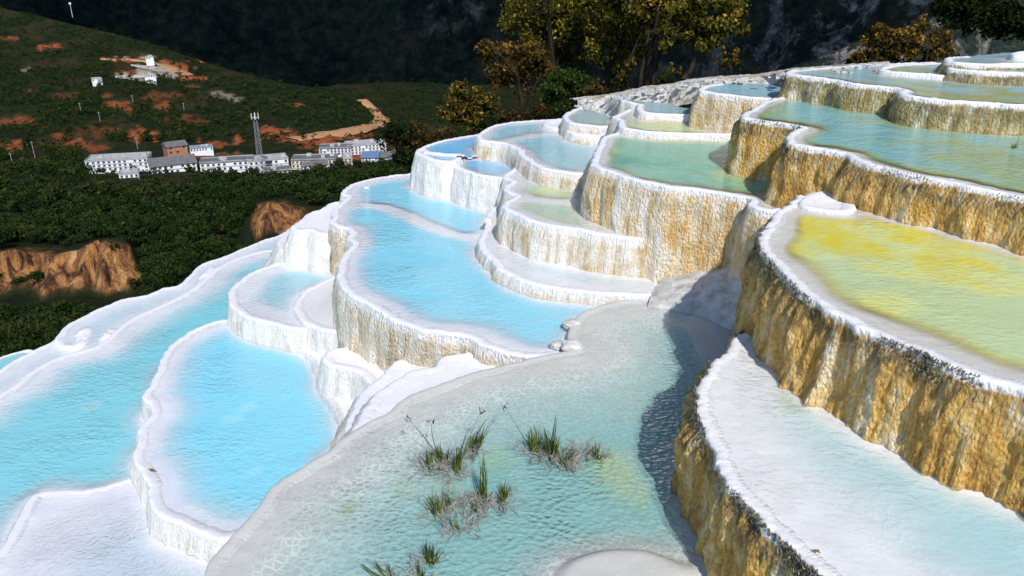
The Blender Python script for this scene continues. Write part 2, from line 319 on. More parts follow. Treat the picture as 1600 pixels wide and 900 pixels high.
spec('M3', -3.55, [(790,318),(770,326),(763,335),(761,347),(756,360),(751,374),(751,384),(758,396),(772,408),(782,420),(800,430),(820,438),(855,447),(892,452.5),(930,456.5),(967,458),(1005,460),(1040,458)],
     [(1100,440),(1080,380),(900,350),(820,300)], 'cream', 'aqua', 'white', 'shallow cream white terrace curving round the right side of the long blue pool', -3.9,
     slope=0.25, shelf=0.2, run=0.3, depth=0.06, flute=0.8, tints=[(800,385,.12,.5)])
spec('M1', -3.1, [(806,262),(795,270),(787,276),(800,284),(790,292),(795,300),(806,306),(792,314),(787,322),(792,328),(805,333),(820,340),(840,347),(880,355),(905,358),(942,366),(992,372),(1030,372),(1046,368),(1065,355)],
     [(1100,320),(960,270),(930,240),(840,245)], 'cream', 'lime', 'white', 'pair of pale lime pools on a tall cream wall left of the green pool', -3.75,
     slope=0.14, shelf=0.16, run=0.2, depth=0.14, ridges=[([(800,305),(850,312),(880,314),(925,316)], 0.07, 0.012)], tints=[(860,298,.3,.8),(960,352,.2,.7)], flute=0.9)
spec('G', -2.45, [(985,201),(972,204),(960,208),(948,213),(939,222),(933,232),(930,242),(928,254),(933,260),(948,266),(980,277),(1017,285),(1042,290),(1080,295),(1120,300),(1150,305),(1174,311),(1170,319),(1188,326),(1210,330),(1230,323),(1250,308)],
     [(1290,290),(1280,210),(1180,180),(1020,185)], 'ochre', 'green', 'sand', 'jade green pool above a tall wall streaked with ochre and white', -3.9,
     slope=0.13, shelf=0.12, run=0.2, depth=0.30, tints=[(960,235,.15,.6),(1150,280,.35,.5),(1050,216,.3,.6)], flute=1.1)
spec('A3', -2.36, [(990,168),(972,176),(960,183),(969,188),(968,195),(975,200),(1006,205),(1060,208),(1105,209),(1165,210)],
     [(1200,200),(1170,150),(1020,150)], 'cream', 'lime', 'white', 'narrow pale lime pool directly behind the jade green pool', -2.8,
     slope=0.15, shelf=0.06, run=0.12, depth=0.14, tints=[(1060,198,.8,1)], flute=0.8)
spec('A2', -2.26, [(1060,147),(1010,149),(976,151),(973,156),(985,160),(997,163),(996,170),(1006,175),(1037,178),(1082,179.5),(1127,181),(1165,183)],
     [(1190,170),(1140,140),(1100,142)], 'cream', 'slate', 'sand', 'greyish blue pool between the stone apron and the narrow lime pool', -2.7,
     slope=0.15, shelf=0.06, run=0.12, depth=0.22, flute=0.8, tints=[(990,156,.2,.7)])
spec('A1', -1.85, [(1180,127),(1130,130),(1105,134),(1097,138),(1096,142),(1110,144),(1130,147),(1160,150),(1190,153),(1228,154.5)],
     [(1300,150),(1290,120),(1240,119)], 'ochre', 'slate', 'sand', 'deep blue pool on a short ochre wall below the row of trees', -2.6,
     slope=0.16, shelf=0.05, run=0.12, depth=0.3, flute=1.2)
spec('A4', -2.63, [(925,165),(900,170),(885,177),(882,183),(888,190),(905,194),(925,196),(950,197),(972,196)],
     [(1000,190),(990,155),(950,158)], 'cream', 'slate', 'sand', 'small grey blue pool on a double white step beside the roots of the trees', -3.1,
     slope=0.14, shelf=0.06, run=0.12, depth=0.14, flute=0.9, tints=[(935,192,.15,.7)])
spec('A5', -2.76, [(888,196),(886,203),(896,208),(915,212),(935,213),(955,212)], [(975,205),(960,185),(900,185)], 'cream', None, 'white', 'low white step under the small grey blue pool', -3.2, slope=0.2, shelf=0.3, run=.1, depth=0.02)
spec('C1', -2.88, [(880,185),(852,187),(820,189),(792,192),(768,197),(752,206),(747,213),(752,219),(770,221),(790,224),(801,228),(812,236),(816,243),(828,251),(842,259),(862,265),(892,270),(920,270),(950,266)],
     [(990,240),(980,180),(930,170)], 'cream', 'cyan', 'white', 'light teal pool crossed by a sunken white ridge, left of the jade green pool', -3.5,
     slope=0.14, shelf=0.12, run=0.18, depth=0.22, ridges=[([(785,223),(800,216),(822,212),(842,209),(880,207)], 0.07, 0.012)], flute=0.9)
spec('C0', -2.84, [(890,184),(866,187),(852,191),(851,195),(862,199),(880,201),(900,203)], [(925,195),(910,182)], 'white', None, 'lav', 'flat pale islet shelf at the back of the light teal pool', -3.2, slope=0.3, shelf=0.3, run=.1, depth=0.02)
spec('C2', -3.1, [(765,205),(745,210),(720,214),(690,220),(664,228),(653,234),(653,239),(664,244),(680,250),(706,252),(720,246)],
     [(770,240),(800,210),(790,200)], 'white', 'skyblue', 'lav', 'small sky blue pool at the far left edge under the round olive tree', -3.95,
     slope=0.22, shelf=0.08, run=0.14, depth=0.26, ridges=[([(655,231),(668,237),(690,242),(720,243)], 0.04, -0.022)], flute=0.8)
spec('C3', -3.17, [(758,232),(740,236),(724,240),(713,247),(710,256),(715,262),(734,269),(760,275),(786,279),(801,281),(804,286),(797,294)],
     [(840,300),(850,240),(800,215)], 'white', 'skyblue', 'lav', 'small pale blue pool on the white wall at the head of the long blue pool', -3.95,
     slope=0.20, shelf=0.12, run=0.16, depth=0.16, flute=0.9)
spec('R3', -1.8, [(1238,147),(1218,152),(1200,157),(1190,163),(1175,172),(1162,178),(1164,184),(1185,188),(1210,191),(1235,195),(1254,198),(1247,204),(1235,212),(1233,219),(1242,225),(1262,229),(1290,233),(1320,240),(1345,252),(1380,262),(1420,271),(1471,281),(1510,290),(1555,299),(1600,308),(1700,330),(1820,358),(2100,420),(2500,510)],
     [(2600,300),(2300,180),(1900,150),(1500,110),(1300,112),(1260,125)], 'gold', 'olive', 'sand', 'broad green and blue pool on the right above the yellow pool', -2.75,
     slope=0.15, shelf=0.12, run=0.3, depth=0.34, tints=[(1200,175,.5,.6),(1560,255,1.0,.6),(1450,210,.5,.4),(1340,185,.4,.3)], flute=1.3)
spec('S1', -2.178, [(1296,296),(1270,303),(1254,312),(1252,320),(1275,326),(1305,329),(1328,328),(1334,318)], [(1350,305),(1320,290)], 'cream', None, 'sand', 'small pale corner ledge between the yellow pool and the wall above it', -2.5, slope=0.6, shelf=0.3, run=.1, depth=0.015, lip=0.3, flute=.4)
spec('R4', -1.5, [(1460,97),(1390,99.5),(1330,103),(1280,106.5),(1250,109),(1236,111),(1232,114),(1245,117),(1262,119),(1300,124),(1330,130),(1360,133.5),(1398,137),(1411,140),(1408,144),(1420,148.5),(1450,153),(1490,157),(1540,160),(1600,164),(1700,170),(1850,178),(2200,205),(2500,230)],
     [(2500,140),(2500,85),(1900,85),(1600,80),(1500,88)], 'olive', 'slate', 'sand', 'upper right slate blue pool with an olive brown dripping wall', -2.3,
     slope=0.14, shelf=0.07, run=0.25, depth=0.32, tints=[(1480,146,1.2,.9),(1290,109,.5,.6)], flute=1.3)
spec('R5a', -1.45, [(1490,119),(1478,118),(1440,115),(1395,111.5),(1377,108),(1386,104),(1410,101),(1478,98.5)], [(1520,98),(1520,115)], 'white', 'slate', 'sand', 'small crescent pool with a low white rim inside the upper slate blue pool', -1.8, slope=0.2, shelf=0.05, run=.12, depth=0.14, tints=[(1410,106,.5,.8)])
spec('R5b', -1.36, [(1520,96),(1490,98),(1484,103),(1487,107),(1500,108.5),(1540,112),(1600,114.5),(1750,120)], [(1800,105),(1750,85),(1550,86)], 'olive', 'slate', 'sand', 'round slate pool near the top right on a short olive wall', -1.9, slope=0.15, shelf=0.06, run=.12, depth=0.2, flute=1.2)
spec('R6', -1.30, [(1510,88),(1484,89.5),(1477,92),(1482,95),(1500,98),(1535,100),(1575,99.5),(1700,101)], [(1750,90),(1700,80),(1560,82)], 'olive', 'slate', 'sand', 'topmost dark pool in the row with a thin pale rim', -1.6, slope=0.2, shelf=0.05, run=.1, depth=0.15)
spec('R7', -1.24, [(1620,80),(1592,81.5),(1583,83.5),(1590,85.5),(1610,86),(1700,86.5)], [(1750,82),(1700,77)], 'white', None, 'sand', 'tiny pale step in the far top right corner behind the fern', -1.5, slope=0.2, shelf=0.2, run=.1, depth=0.02)
spec('B2', -4.7, [(378,497),(358,499),(335,502),(310,512),(285,527),(267,541),(255,560),(245,582),(237,602),(227,620),(238,636),(238,650),(224,664),(219,685),(213,705),(213,717),(222,731),(230,747),(237,770),(241,790),(255,804),(280,812),(300,824),(325,836),(348,841),(375,835)],
     [(460,820),(620,720),(640,600),(560,500),(430,470)], 'white', 'blue', 'lav', 'bright blue oval pool left of the nearest teal pool', -5.6,
     slope=0.14, shelf=0.15, run=0.55, depth=0.42, flute=0.7, tints=[(385,636,.10,.5),(365,655,.12,.5),(400,735,.10,.4),(455,770,.08,.4)])
spec('D1', -4.4, [(512,397),(488,404),(460,406),(430,413),(400,423),(380,434),(365,447),(359,458),(361,471),(370,483),(386,494),(410,501),(430,506),(452,511),(480,514)],
     [(540,510),(580,430),(550,395)], 'white', 'cyan', 'lav', 'teardrop cyan pool with a broad lavender rim above the bright blue oval pool', -5.2,
     slope=0.14, shelf=0.26, run=0.3, depth=0.24, flute=0.7)
spec('D2', -4.35, [(530,430),(512,436),(496,444),(477,454),(466,466),(461,480),(467,492),(481,505),(500,513),(535,519)],
     [(590,520),(590,440)], 'white', 'ripple', 'sand', 'shallow sandy white basin tucked under the tall cream wall', -5.1, slope=0.2, shelf=0.25, run=.3, depth=0.05, flute=0.7)
spec('D3', -4.33, [(545,543),(525,545),(512,550),(506,556),(507,563),(516,570),(538,575),(560,580),(575,592),(590,606)], [(640,600),(620,530)], 'white', None, 'sand', 'small rounded white ledge at the foot of the tall cream wall', -5.1, slope=0.2, shelf=0.3, run=.1, depth=0.02, flute=0.7)
spec('D5', -4.66, [(480,545),(496,560),(503,580),(508,602),(522,620),(536,640),(542,664),(534,688),(515,712)], [(700,760),(700,560)], 'white', None, 'white', 'sloping white flat between the bright blue oval pool and the tall cream wall', -5.2, slope=1.4, shelf=0.4, run=.1, depth=0.015, flute=0.4, lip=0.3)
spec('D4', -3.84, [(840,552),(800,553),(765,551),(735,551),(705,556),(690,562),(678,574),(655,578),(628,590),(606,604),(584,622),(564,648),(553,668),(543,692)], [(640,720),(760,600)], 'white', None, 'white', 'white ramp squeezed between the tall cream wall and the nearest teal pool', -5.2, slope=0.5, shelf=0.4, run=.1, depth=0.02, flute=1.2, lip=0.6)
spec('D6', -4.08, [(700,553),(672,556),(645,560),(618,568),(603,582),(588,596),(570,612),(556,634),(545,655),(538,680)], [(640,720),(760,600)], 'cream', None, 'white', 'lower white step between the tall cream wall and the white ramp', -5.2, slope=0.4, shelf=0.4, run=.1, depth=0.02, flute=1.2, lip=0.6)
spec('L2', -5.02, [(-260,700),(-150,645),(-60,606),(0,578),(25,562),(50,549),(72,539),(87,531),(95,520),(107,507),(137,492),(162,480),(195,467),(232,461),(252,452),(280,445),(297,430),(310,417),(322,410),(355,400),(375,390),(396,382),(412,375),(432,369),(455,358)],
     [(560,380),(480,440),(300,520),(200,620),(0,750),(-200,800)], 'white', 'cyan', 'lav', 'narrow outer terrace along the left edge above the forest gorge', -9.5,
     slope=0.35, shelf=0.14, run=0.25, depth=0.07, ridges=[([(87,531),(97,539),(108,544),(120,545),(125,539),(129,527),(133,515)], 0.03, -0.035), ([(168,528),(170,522),(173,518)], 0.03, -0.04), ([(312,447),(318,437),(323,428),(330,419)], 0.025, -0.035)], flute=0.5, lip=0.8)
spec('L', -4.97, [(-260,790),(-150,710),(-60,652),(20,604),(50,580),(82,562),(120,550),(150,541),(175,522),(195,506),(225,488),(250,478),(275,466),(310,445),(332,424),(358,408),(390,397),(415,391),(440,390),(470,385)],
     [(600,400),(600,480),(400,600),(300,700),(300,900),(-150,1000),(-350,900)], 'white', 'cyan', 'lav', 'largest turquoise pool at the left, curving along the edge above the gorge', -5.5,
     slope=0.5, shelf=0.20, run=0.75, depth=0.50, flute=0.4, lip=0.35, tints=[(145,632,.12,.6)])
spec('E1', -3.86, [(548,308),(532,314),(514,319),(500,327),(482,334),(467,347),(458,354),(468,360),(484,358),(500,364),(520,366)], [(580,380),(580,310)], 'white', None, 'lav', 'small lavender white shelf stepping down beside the chipped left rim of the long blue pool', -5.4, slope=0.3, shelf=0.3, run=.1, depth=0.03, flute=1.0)
spec('E2', -4.45, [(475,350),(452,359),(443,368),(436,378),(438,387),(450,393),(470,396),(492,392)], [(540,380),(520,350)], 'white', None, 'white', 'rough snowy white bench under the lavender shelf', -5.3, slope=0.5, shelf=0.3, run=.1, depth=0.02, flute=1.6)
spec('P', -4.94, [(-80,960),(-40,910),(0,862),(20,832),(36,802),(43,784),(58,771),(90,766),(130,765),(160,760),(185,753),(214,746),(250,735)],
     [(400,800),(420,1000),(500,1350),(-100,1350)], 'white', 'ripple', 'lav', 'wide white ramp of rippled shallow water in the near left corner', -5.5, slope=0.8, shelf=0.5, run=.6, depth=0.07, flute=0.3, lip=0.3)
spec('Z', -8.6, [(-80,640),(-30,575),(0,559),(20,552),(45,546),(90,560)], [(200,620),(60,760),(-100,760)], 'white', 'cyan', 'grey', 'lowest turquoise pool, a small corner of it showing beside the forest at the left edge', -12.0, slope=0.4, shelf=0.05, run=.2, depth=0.5)

for k, T in TERR.items():
    T['dist'] = float(np.mean([math.hypot(*p) for p in T['rim']])) + 0.5 * abs(T['z'])
    ds = 0.0030 * T['dist']
    C, arc = catmull(T['rim'], ds=ds)
    B = np.array(T['back'])
    poly = np.vstack([C, B])
    ar = 0.5 * np.sum(poly[:, 0] * np.roll(poly[:, 1], -1) - np.roll(poly[:, 0], -1) * poly[:, 1])
    if ar < 0:
        C = C[::-1]; B = B[::-1]
    # small natural scallops
    tg = np.gradient(C, axis=0); tg /= np.linalg.norm(tg, axis=1)[:, None] + 1e-9
    w = max(3, int(0.12 / ds)) | 1
    ker = np.ones(w) / w
    tp = np.c_[np.convolve(np.pad(tg[:, 0], w // 2, 'edge'), ker, 'valid'), np.convolve(np.pad(tg[:, 1], w // 2, 'edge'), ker, 'valid')]
    tp /= np.linalg.norm(tp, axis=1)[:, None] + 1e-9
    nrm = np.c_[tp[:, 1], -tp[:, 0]]          # outward for a counter-clockwise outline
    C = C + nrm * (0.030 * fbm(C[:, 0] * 4, C[:, 1] * 4, o=3) + 0.010 * vn(C[:, 0] * 16, C[:, 1] * 16))[:, None] * (0.4 + 0.6 * T['flute'])
    T.update(C=C, arc=arc, poly=np.vstack([C, B]), nrm=nrm, ds=ds)

def build_terrace(key, T):
    z = T['z']; C = T['C']; N = T['nrm']; n = len(C); ds = T['ds']; arc = T['arc']; fl = T['flute']; lip = T['lip']
    root = bpy.data.objects.new('travertine_terrace', None); col.objects.link(root)
    c0 = C.mean(0); root.location = (c0[0], c0[1], z)
    root['label'] = T['label']; root['category'] = 'terrace pool' if T['water'] else 'terrace ledge'; root['group'] = 'stepped white travertine terraces'
    # ---- wall + lip
    H = z - T['zb']
    dz = ds * 1.25
    prof = [(-0.12, -0.020), (-0.095, -0.009), (-0.06, -0.003), (-0.03, 0.003 * lip), (-0.008, 0.005 * lip), (0.006, 0.000), (0.016, -0.012)]
    drops = np.arange(0.028, min(H, 1.5), dz)
    if H > 1.5: drops = np.r_[drops, np.linspace(1.5, H, 25)]
    offs = 0.012 + T['slope'] * drops + 0.02 * np.sin(np.clip(drops / 0.5, 0, 1) * 3.14) * min(1, fl)
    PO = np.r_[[p[0] for p in prof], offs]; PD = np.r_[[p[1] for p in prof], -drops]
    m = len(PO)
    X = C[:, 0][:, None] + N[:, 0][:, None] * PO; Y = C[:, 1][:, None] + N[:, 1][:, None] * PO; Z = z + np.tile(PD, (n, 1))
    drop = np.clip(z - Z, 0, 9); A = np.tile(arc[:, None], (1, m))
    # drips: ridges that run down the wall, uneven knobs, and a ragged overhanging lip
    f1 = 1 - np.abs(vn(X * 7.5, Y * 7.5, Z * 0.9)); f2 = 1 - np.abs(vn(X * 17, Y * 17, Z * 2.2 + 4)); f3 = fbm(X * 30, Y * 30, Z * 13, o=2)
    big = fbm(X * 1.7, Y * 1.7, Z * 0.8, o=2)
    amp = sstep(0.0, 0.14, drop) * fl
    hang = 1 - np.abs(vn(X * 12 + 9, Y * 12, Z * 0.4)); edge = sstep(-0.02, 0.02, PO)[None, :]
    cr = dict(gold=1.0, olive=.9, ochre=.6, pale_ochre=.55).get(T['style'], .35)
    big2 = fbm(X * 4.1 + 8, Y * 4.1, Z * 2.6, o=3)
    f4 = 1 - np.abs(vn(X * 38, Y * 38, Z * 4.5)); f5 = vn(X * 55 + 3, Y * 55, Z * 38)
    D = amp * (0.026 * (f1 ** 2 - 0.35) + 0.024 * (f2 ** 2 - 0.3) + 0.013 * (f4 ** 2 - .3) + cr * (0.014 * f3 + 0.007 * f5) + 0.03 * big + 0.022 * big2 + 0.045 * cr * (((1 - np.abs(vn(X * 3.3 + 5, Y * 3.3, Z * 0.5))) ** 3) - 0.25) * (0.4 + 0.6 * sstep(0.02, 0.3, drop)))
    D = D + edge * (1 - amp / max(fl, .01)) * lip * (0.016 * (hang ** 3) + 0.008 * f3 * (0.3 + cr))
    X = X + N[:, 0][:, None] * D; Y = Y + N[:, 1][:, None] * D
    Z = Z + (PD > -0.03)[None, :] * (sstep(-0.04, 0.0, PO)[None, :]) * lip * (0.006 * vn(X * 18, Y * 18) + 0.006 * vn(X * 48, Y * 48))
    V = np.stack([X, Y, Z], 2).reshape(-1, 3) - np.array([c0[0], c0[1], z])
    i = np.arange(n - 1)[:, None] * m + np.arange(m - 1)[None, :]
    F = np.stack([i, i + 1, i + m + 1, i + m], 2).reshape(-1, 4)[:, ::-1]
    me = mesh_np('dripping_wall', V, F, [M_WALL[T['style']]], dict(drop=drop.ravel(), arc=A.ravel()))
    link('dripping_wall', me, root)
    # ---- basin floor and water
    poly = T['poly']; g = max(0.018, T['dist'] * 0.0042)
    lo = poly.min(0) - g; hi = poly.max(0) + g
    nx = int((hi[0] - lo[0]) / g) + 1; ny = int((hi[1] - lo[1]) / g) + 1
    gx, gy = np.meshgrid(lo[0] + np.arange(nx) * g, lo[1] + np.arange(ny) * g, indexing='ij')
    P = np.c_[gx.ravel(), gy.ravel()]
    # keep only what the photograph's surroundings could see
    dd = np.full(len(P), 0.0); ins = inside(P, poly)
    st = max(1, int(0.05 / ds)); Cs = C[::st] if len(C) > 3 * st else C
    Cs = np.vstack([Cs, C[-1:]])
    dr = dist_poly(P, Cs)
    sd = np.where(ins, dr, -dr)
    keep = ins & (sd > 0.03) 
    bed = T['shelf'] * (1 + 0.35 * vn(P[:, 0] * 2.2, P[:, 1] * 2.2))
    lips = 0.010 + 0.012 * sstep(0.05, 0.3, sd)
    dep = lips + T['depth'] * sstep(bed, bed + T['run'], sd)
    for k2, U in TERR.items():                        # shallower where a higher terrace rises
        if k2 == key or U['z'] <= z + 0.01: continue
        Q = U['C'][::max(1, int(0.10 / U['ds']))]
        if len(Q) < 2: continue
        lo2 = Q.min(0) - 0.9; hi2 = Q.max(0) + 0.9
        msk = keep & (P[:, 0] > lo2[0]) & (P[:, 0] < hi2[0]) & (P[:, 1] > lo2[1]) & (P[:, 1] < hi2[1])
        if not msk.any(): continue
        d2 = dist_poly(P[msk], Q) - U['slope'] * (U['z'] - z) - 0.02
        d2 = np.where(inside(P[msk], U['poly']), 0.0, np.maximum(d2, 0))
        dep[msk] = np.minimum(dep[msk], 0.008 + T['bshelf'] * 0 + (T['depth'] + 0.02) * sstep(-0.02, 0.32 + 0.1 * vn(P[msk][:, 0] * 3, P[msk][:, 1] * 3), d2 - T['bshelf']))
    for r, w, h in T['ridges']:
        rc, _ = catmull(r, ds=0.05)
        d3 = dist_poly(P, rc); wj = w * (1 + 0.4 * vn(P[:, 0] * 6, P[:, 1] * 6)) + (0.0 if h > 0 else 0.012)
        k3 = 1 - sstep(wj, wj + (0.22 if h > 0 else 0.05), d3)
        tgt = h + (0.012 * vn(P[:, 0] * 14, P[:, 1] * 14) if h < 0 else 0)
        dep = dep * (1 - k3) + tgt * k3
    for cc, rx, ry, h in T['bumps']:
        q = np.sqrt(((P[:, 0] - cc[0]) / rx) ** 2 + ((P[:, 1] - cc[1]) / ry) ** 2) + 0.12 * fbm(P[:, 0] * 2, P[:, 1] * 2, o=2)
        kb = 1 - sstep(0.5, 1.35, q); dep = dep - kb * (dep + 0.035)
    tint = np.zeros(len(P))
    for cc, r, a in T['tints']:
        q = np.sqrt((P[:, 0] - cc[0]) ** 2 + ((P[:, 1] - cc[1]) ** 2) * 0.6) / r + 0.55 * fbm(P[:, 0] * 3.5, P[:, 1] * 3.5, o=3)
        tint = np.maximum(tint, a * (1 - sstep(0.4, 1.1, q)))
    tint *= sstep(0.02, 0.06, dep)
    rel = 0.006 * fbm(P[:, 0] * 9, P[:, 1] * 9, o=3) + 0.03 * T['depth'] * fbm(P[:, 0] * 1.3, P[:, 1] * 1.3, o=2)
    gd = np.where(dep > 0.02, 0.02 + (dep - 0.02) * 0.16, dep); fz = z - gd + rel * sstep(0.0, 0.12, sd)
    idx = -np.ones(len(P), int); idx[keep] = np.arange(keep.sum())
    G = idx.reshape(nx, ny)
    q = np.stack([G[:-1, :-1], G[1:, :-1], G[1:, 1:], G[:-1, 1:]], 2).reshape(-1, 4)
    q = q[(q >= 0).all(1)]
    if len(q) == 0: return root
    Vf = np.c_[P[keep] - c0, fz[keep] - z]
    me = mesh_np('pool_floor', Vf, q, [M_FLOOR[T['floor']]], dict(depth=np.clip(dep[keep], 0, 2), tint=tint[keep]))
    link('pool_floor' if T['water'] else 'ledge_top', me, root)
    if T['water']:
        wq = q[(dep[keep][q] > -0.02).any(1)]
        Vw = np.c_[P[keep] - c0, np.full(keep.sum(), -0.003)]
        me = mesh_np('pool_water', Vw, wq, [M_WATER[T['water']]], dict(depth=np.clip(dep[keep] - rel[keep], 0, 2), tint=tint[keep]))
        link('pool_water', me, root)
    return root
ROOTS = {k: build_terrace(k, T) for k, T in TERR.items()}

# ------------------------------------------------------------------ rock between the terraces
def p3(u, v, z): return np.array([*at_z(u, v, z), z])
def loft(rows, nu, nv, amp, freq):
    """smooth sheet through rows of 3D points"""
    Rw = []
    for r in rows:
        r = np.array(r); s = np.r_[0, np.cumsum(np.linalg.norm(np.diff(r, axis=0), axis=1))]; q = np.linspace(0, s[-1], nu)
        k = np.linspace(0, 1, nu); b = np.stack([np.interp(q, s, r[:, i]) for i in range(3)], 1)
        for _ in range(max(1, nu // 12)):
            b[1:-1] = (b[:-2] + 2 * b[1:-1] + b[2:]) / 4
        Rw.append(b)
    Rw = np.array(Rw); t = np.linspace(0, len(rows) - 1, nv); o = []
    for x in t:
        i = min(int(x), len(rows) - 2); f = x - i; o.append(Rw[i] * (1 - f) + Rw[i + 1] * f)
    o = np.array(o)
    for _ in range(max(1, nv // 8)):
        o[1:-1] = (o[:-2] + 2 * o[1:-1] + o[2:]) / 4
    o[..., 2] += amp * fbm(o[..., 0] * freq, o[..., 1] * freq, o[..., 2] * freq, o=5)
    i = np.arange(nv - 1)[:, None] * nu + np.arange(nu - 1)[None, :]
    F = np.stack([i, i + 1, i + nu + 1, i + nu], 2).reshape(-1, 4)
    return o.reshape(-1, 3), F
def rock_mat(name, a, b, c, sc=6.0, bstr=0.8, spots=None):
    t = NT(name); p = t.pos()
    n1 = t.noise(p, sc, 6, 0.62); n2 = t.noise(p, sc * 7, 5, 0.7)
    cc = t.ramp(t.math('ADD', t.math('MULTIPLY', n1, 0.7), t.math('MULTIPLY', n2, 0.3)), [(0.36, a), (0.5, b), (0.62, c)])
    if spots: cc = t.mix(t.ramp(t.noise(p, sc * 1.5, 4, 0.7), [(0.60, 0.0), (0.68, 0.8)]), cc, spots)
    return t.done(t.bsdf(cc, 0.75, t.bump(t.math('ADD', n1, n2), bstr, 0.04), 0.3))
M_MOUND = rock_mat('white_mound_rock', (0.38, 0.37, 0.36), (0.66, 0.65, 0.64), (0.78, 0.77, 0.76), 9, 0.9, (0.60, 0.42, 0.24))
V, F = loft([[p3(1012, 490, -3.66), p3(1060, 496, -3.66), p3(1095, 502, -3.66), p3(1135, 522, -3.66), p3(1165, 536, -3.66), p3(1200, 560, -3.66)],
             [p3(1013, 474, -3.58), p3(1060, 480, -3.57), p3(1095, 486, -3.56), p3(1135, 502, -3.54), p3(1162, 515, -3.52), p3(1200, 530, -3.5)],
             [p3(1020, 456, -3.54), p3(1060, 455, -3.48), p3(1100, 456, -3.42), p3(1135, 470, -3.38), p3(1165, 482, -3.35), p3(1200, 490, -3.3)],
             [p3(1030, 444, -3.54), p3(1065, 428, -3.42), p3(1108, 414, -3.30), p3(1140, 420, -3.24), p3(1172, 436, -3.16), p3(1205, 440, -3.1)],
             [p3(1030, 434, -3.56), p3(1075, 420, -3.42), p3(1120, 405, -3.30), p3(1150, 408, -3.2), p3(1180, 420, -3.1), p3(1215, 420, -3.0)]], 130, 110, 0.055, 4.5)
link('travertine_mound', mesh_np('travertine_mound', V, F[:, ::-1], [M_MOUND]), label='rounded white rock hump between the clear teal pool and the two tall brown walls', cat='rock mound')
def apron_mat():
    t = NT('cracked_stone_apron'); p = t.pos()
    v = t.voro(t.scale(p, (1, 1, 0.1)), 2.6); n = t.noise(p, 5, 5, 0.65); n2 = t.noise(p, 30, 4, 0.7)
    c = t.ramp(n, [(0.36, (0.30, 0.28, 0.24)), (0.46, (0.58, 0.55, 0.49)), (0.56, (0.74, 0.72, 0.67))])
    c = t.mix(t.ramp(v, [(0.0, 0.7), (0.06, 0.0)]), c, (0.20, 0.19, 0.18))
    c = t.mix(t.ramp(t.noise(p, 1.3, 4, 0.7), [(0.52, 0.0), (0.6, 0.6)]), c, (0.40, 0.24, 0.12))
    return t.done(t.bsdf(c, 0.8, t.bump(t.math('ADD', n, n2), 0.8, 0.04), 0.3))
AP = [[p3(903, 176, -2.68), p3(945, 172, -2.62), p3(985, 166, -2.32), p3(1040, 156, -2.36), p3(1085, 147, -2.36), p3(1110, 131, -1.97), p3(1180, 129, -1.97), p3(1240, 121, -1.95), p3(1262, 109.5, -1.62), p3(1400, 101.5, -1.60)],
             [p3(903, 166, -2.62), p3(945, 163, -2.50), p3(985, 155, -2.26), p3(1040, 148, -2.16), p3(1085, 138, -1.98), p3(1115, 130, -1.84), p3(1180, 127, -1.83), p3(1236, 117, -1.72), p3(1262, 108.5, -1.51), p3(1400, 100.5, -1.49)],
             [p3(902, 156, -2.58), p3(947, 151, -2.42), p3(978, 145, -2.26), p3(1010, 138, -2.12), p3(1048, 134, -2.02), p3(1082, 126, -1.90), p3(1127, 122, -1.83), p3(1180, 119, -1.78), p3(1235, 110, -1.58), p3(1390, 99, -1.49)],
             [p3(890, 154, -3.1), p3(940, 149, -2.9), p3(975, 143, -2.8), p3(1005, 136, -2.6), p3(1045, 132, -2.5), p3(1080, 124, -2.4), p3(1125, 120, -2.3), p3(1180, 117, -2.2), p3(1235, 108, -2.1), p3(1390, 97, -2.0)]]
AP[0] = [np.array([q[0], q[1] - 0.35, q[2] - 0.16]) for q in AP[1]]
V, F = loft(AP, 420, 90, 0.05, 4.5)
link('stone_apron', mesh_np('stone_apron', V, F[:, ::-1], [apron_mat()]), kind='structure')
rs = np.random.default_rng(77); edge_px = [(903, 160, -2.6), (947, 153, -2.42), (978, 147, -2.26), (1010, 140, -2.12), (1048, 136, -2.02), (1082, 128, -1.92), (1127, 124, -1.83), (1180, 121, -1.78), (1235, 112, -1.58), (1310, 106.5, -1.5), (1390, 101, -1.49)]
parts = []
for q in range(150):
    x = rs.random() * (len(edge_px) - 1); i = int(x); f = x - i; a, b = edge_px[i], edge_px[i + 1]
    c = p3(a[0] + (b[0] - a[0]) * f + rs.normal(0, 6), a[1] + (b[1] - a[1]) * f + abs(rs.normal(0, 4)), a[2] + (b[2] - a[2]) * f)
    r_ = 0.012 + 0.035 * rs.random() ** 2; d8 = np.array([[sx, sy, sz] for sx in (-1, 1) for sy in (-1, 1) for sz in (-.45, .45)]) * r_ * (1 + rs.normal(0, .3, (8, 3)))
    parts.append((d8 + c, np.array([[0, 1, 3, 2], [4, 6, 7, 5], [0, 4, 5, 1], [2, 3, 7, 6], [0, 2, 6, 4], [1, 5, 7, 3]])))
Vp = np.vstack([a for a, b in parts]); Fp = np.vstack([b + 8 * i for i, (a, b) in enumerate(parts)])
link('loose_stones', mesh_np('loose_stones', Vp, Fp, [M_MOUND], smooth=False), kind='stuff')

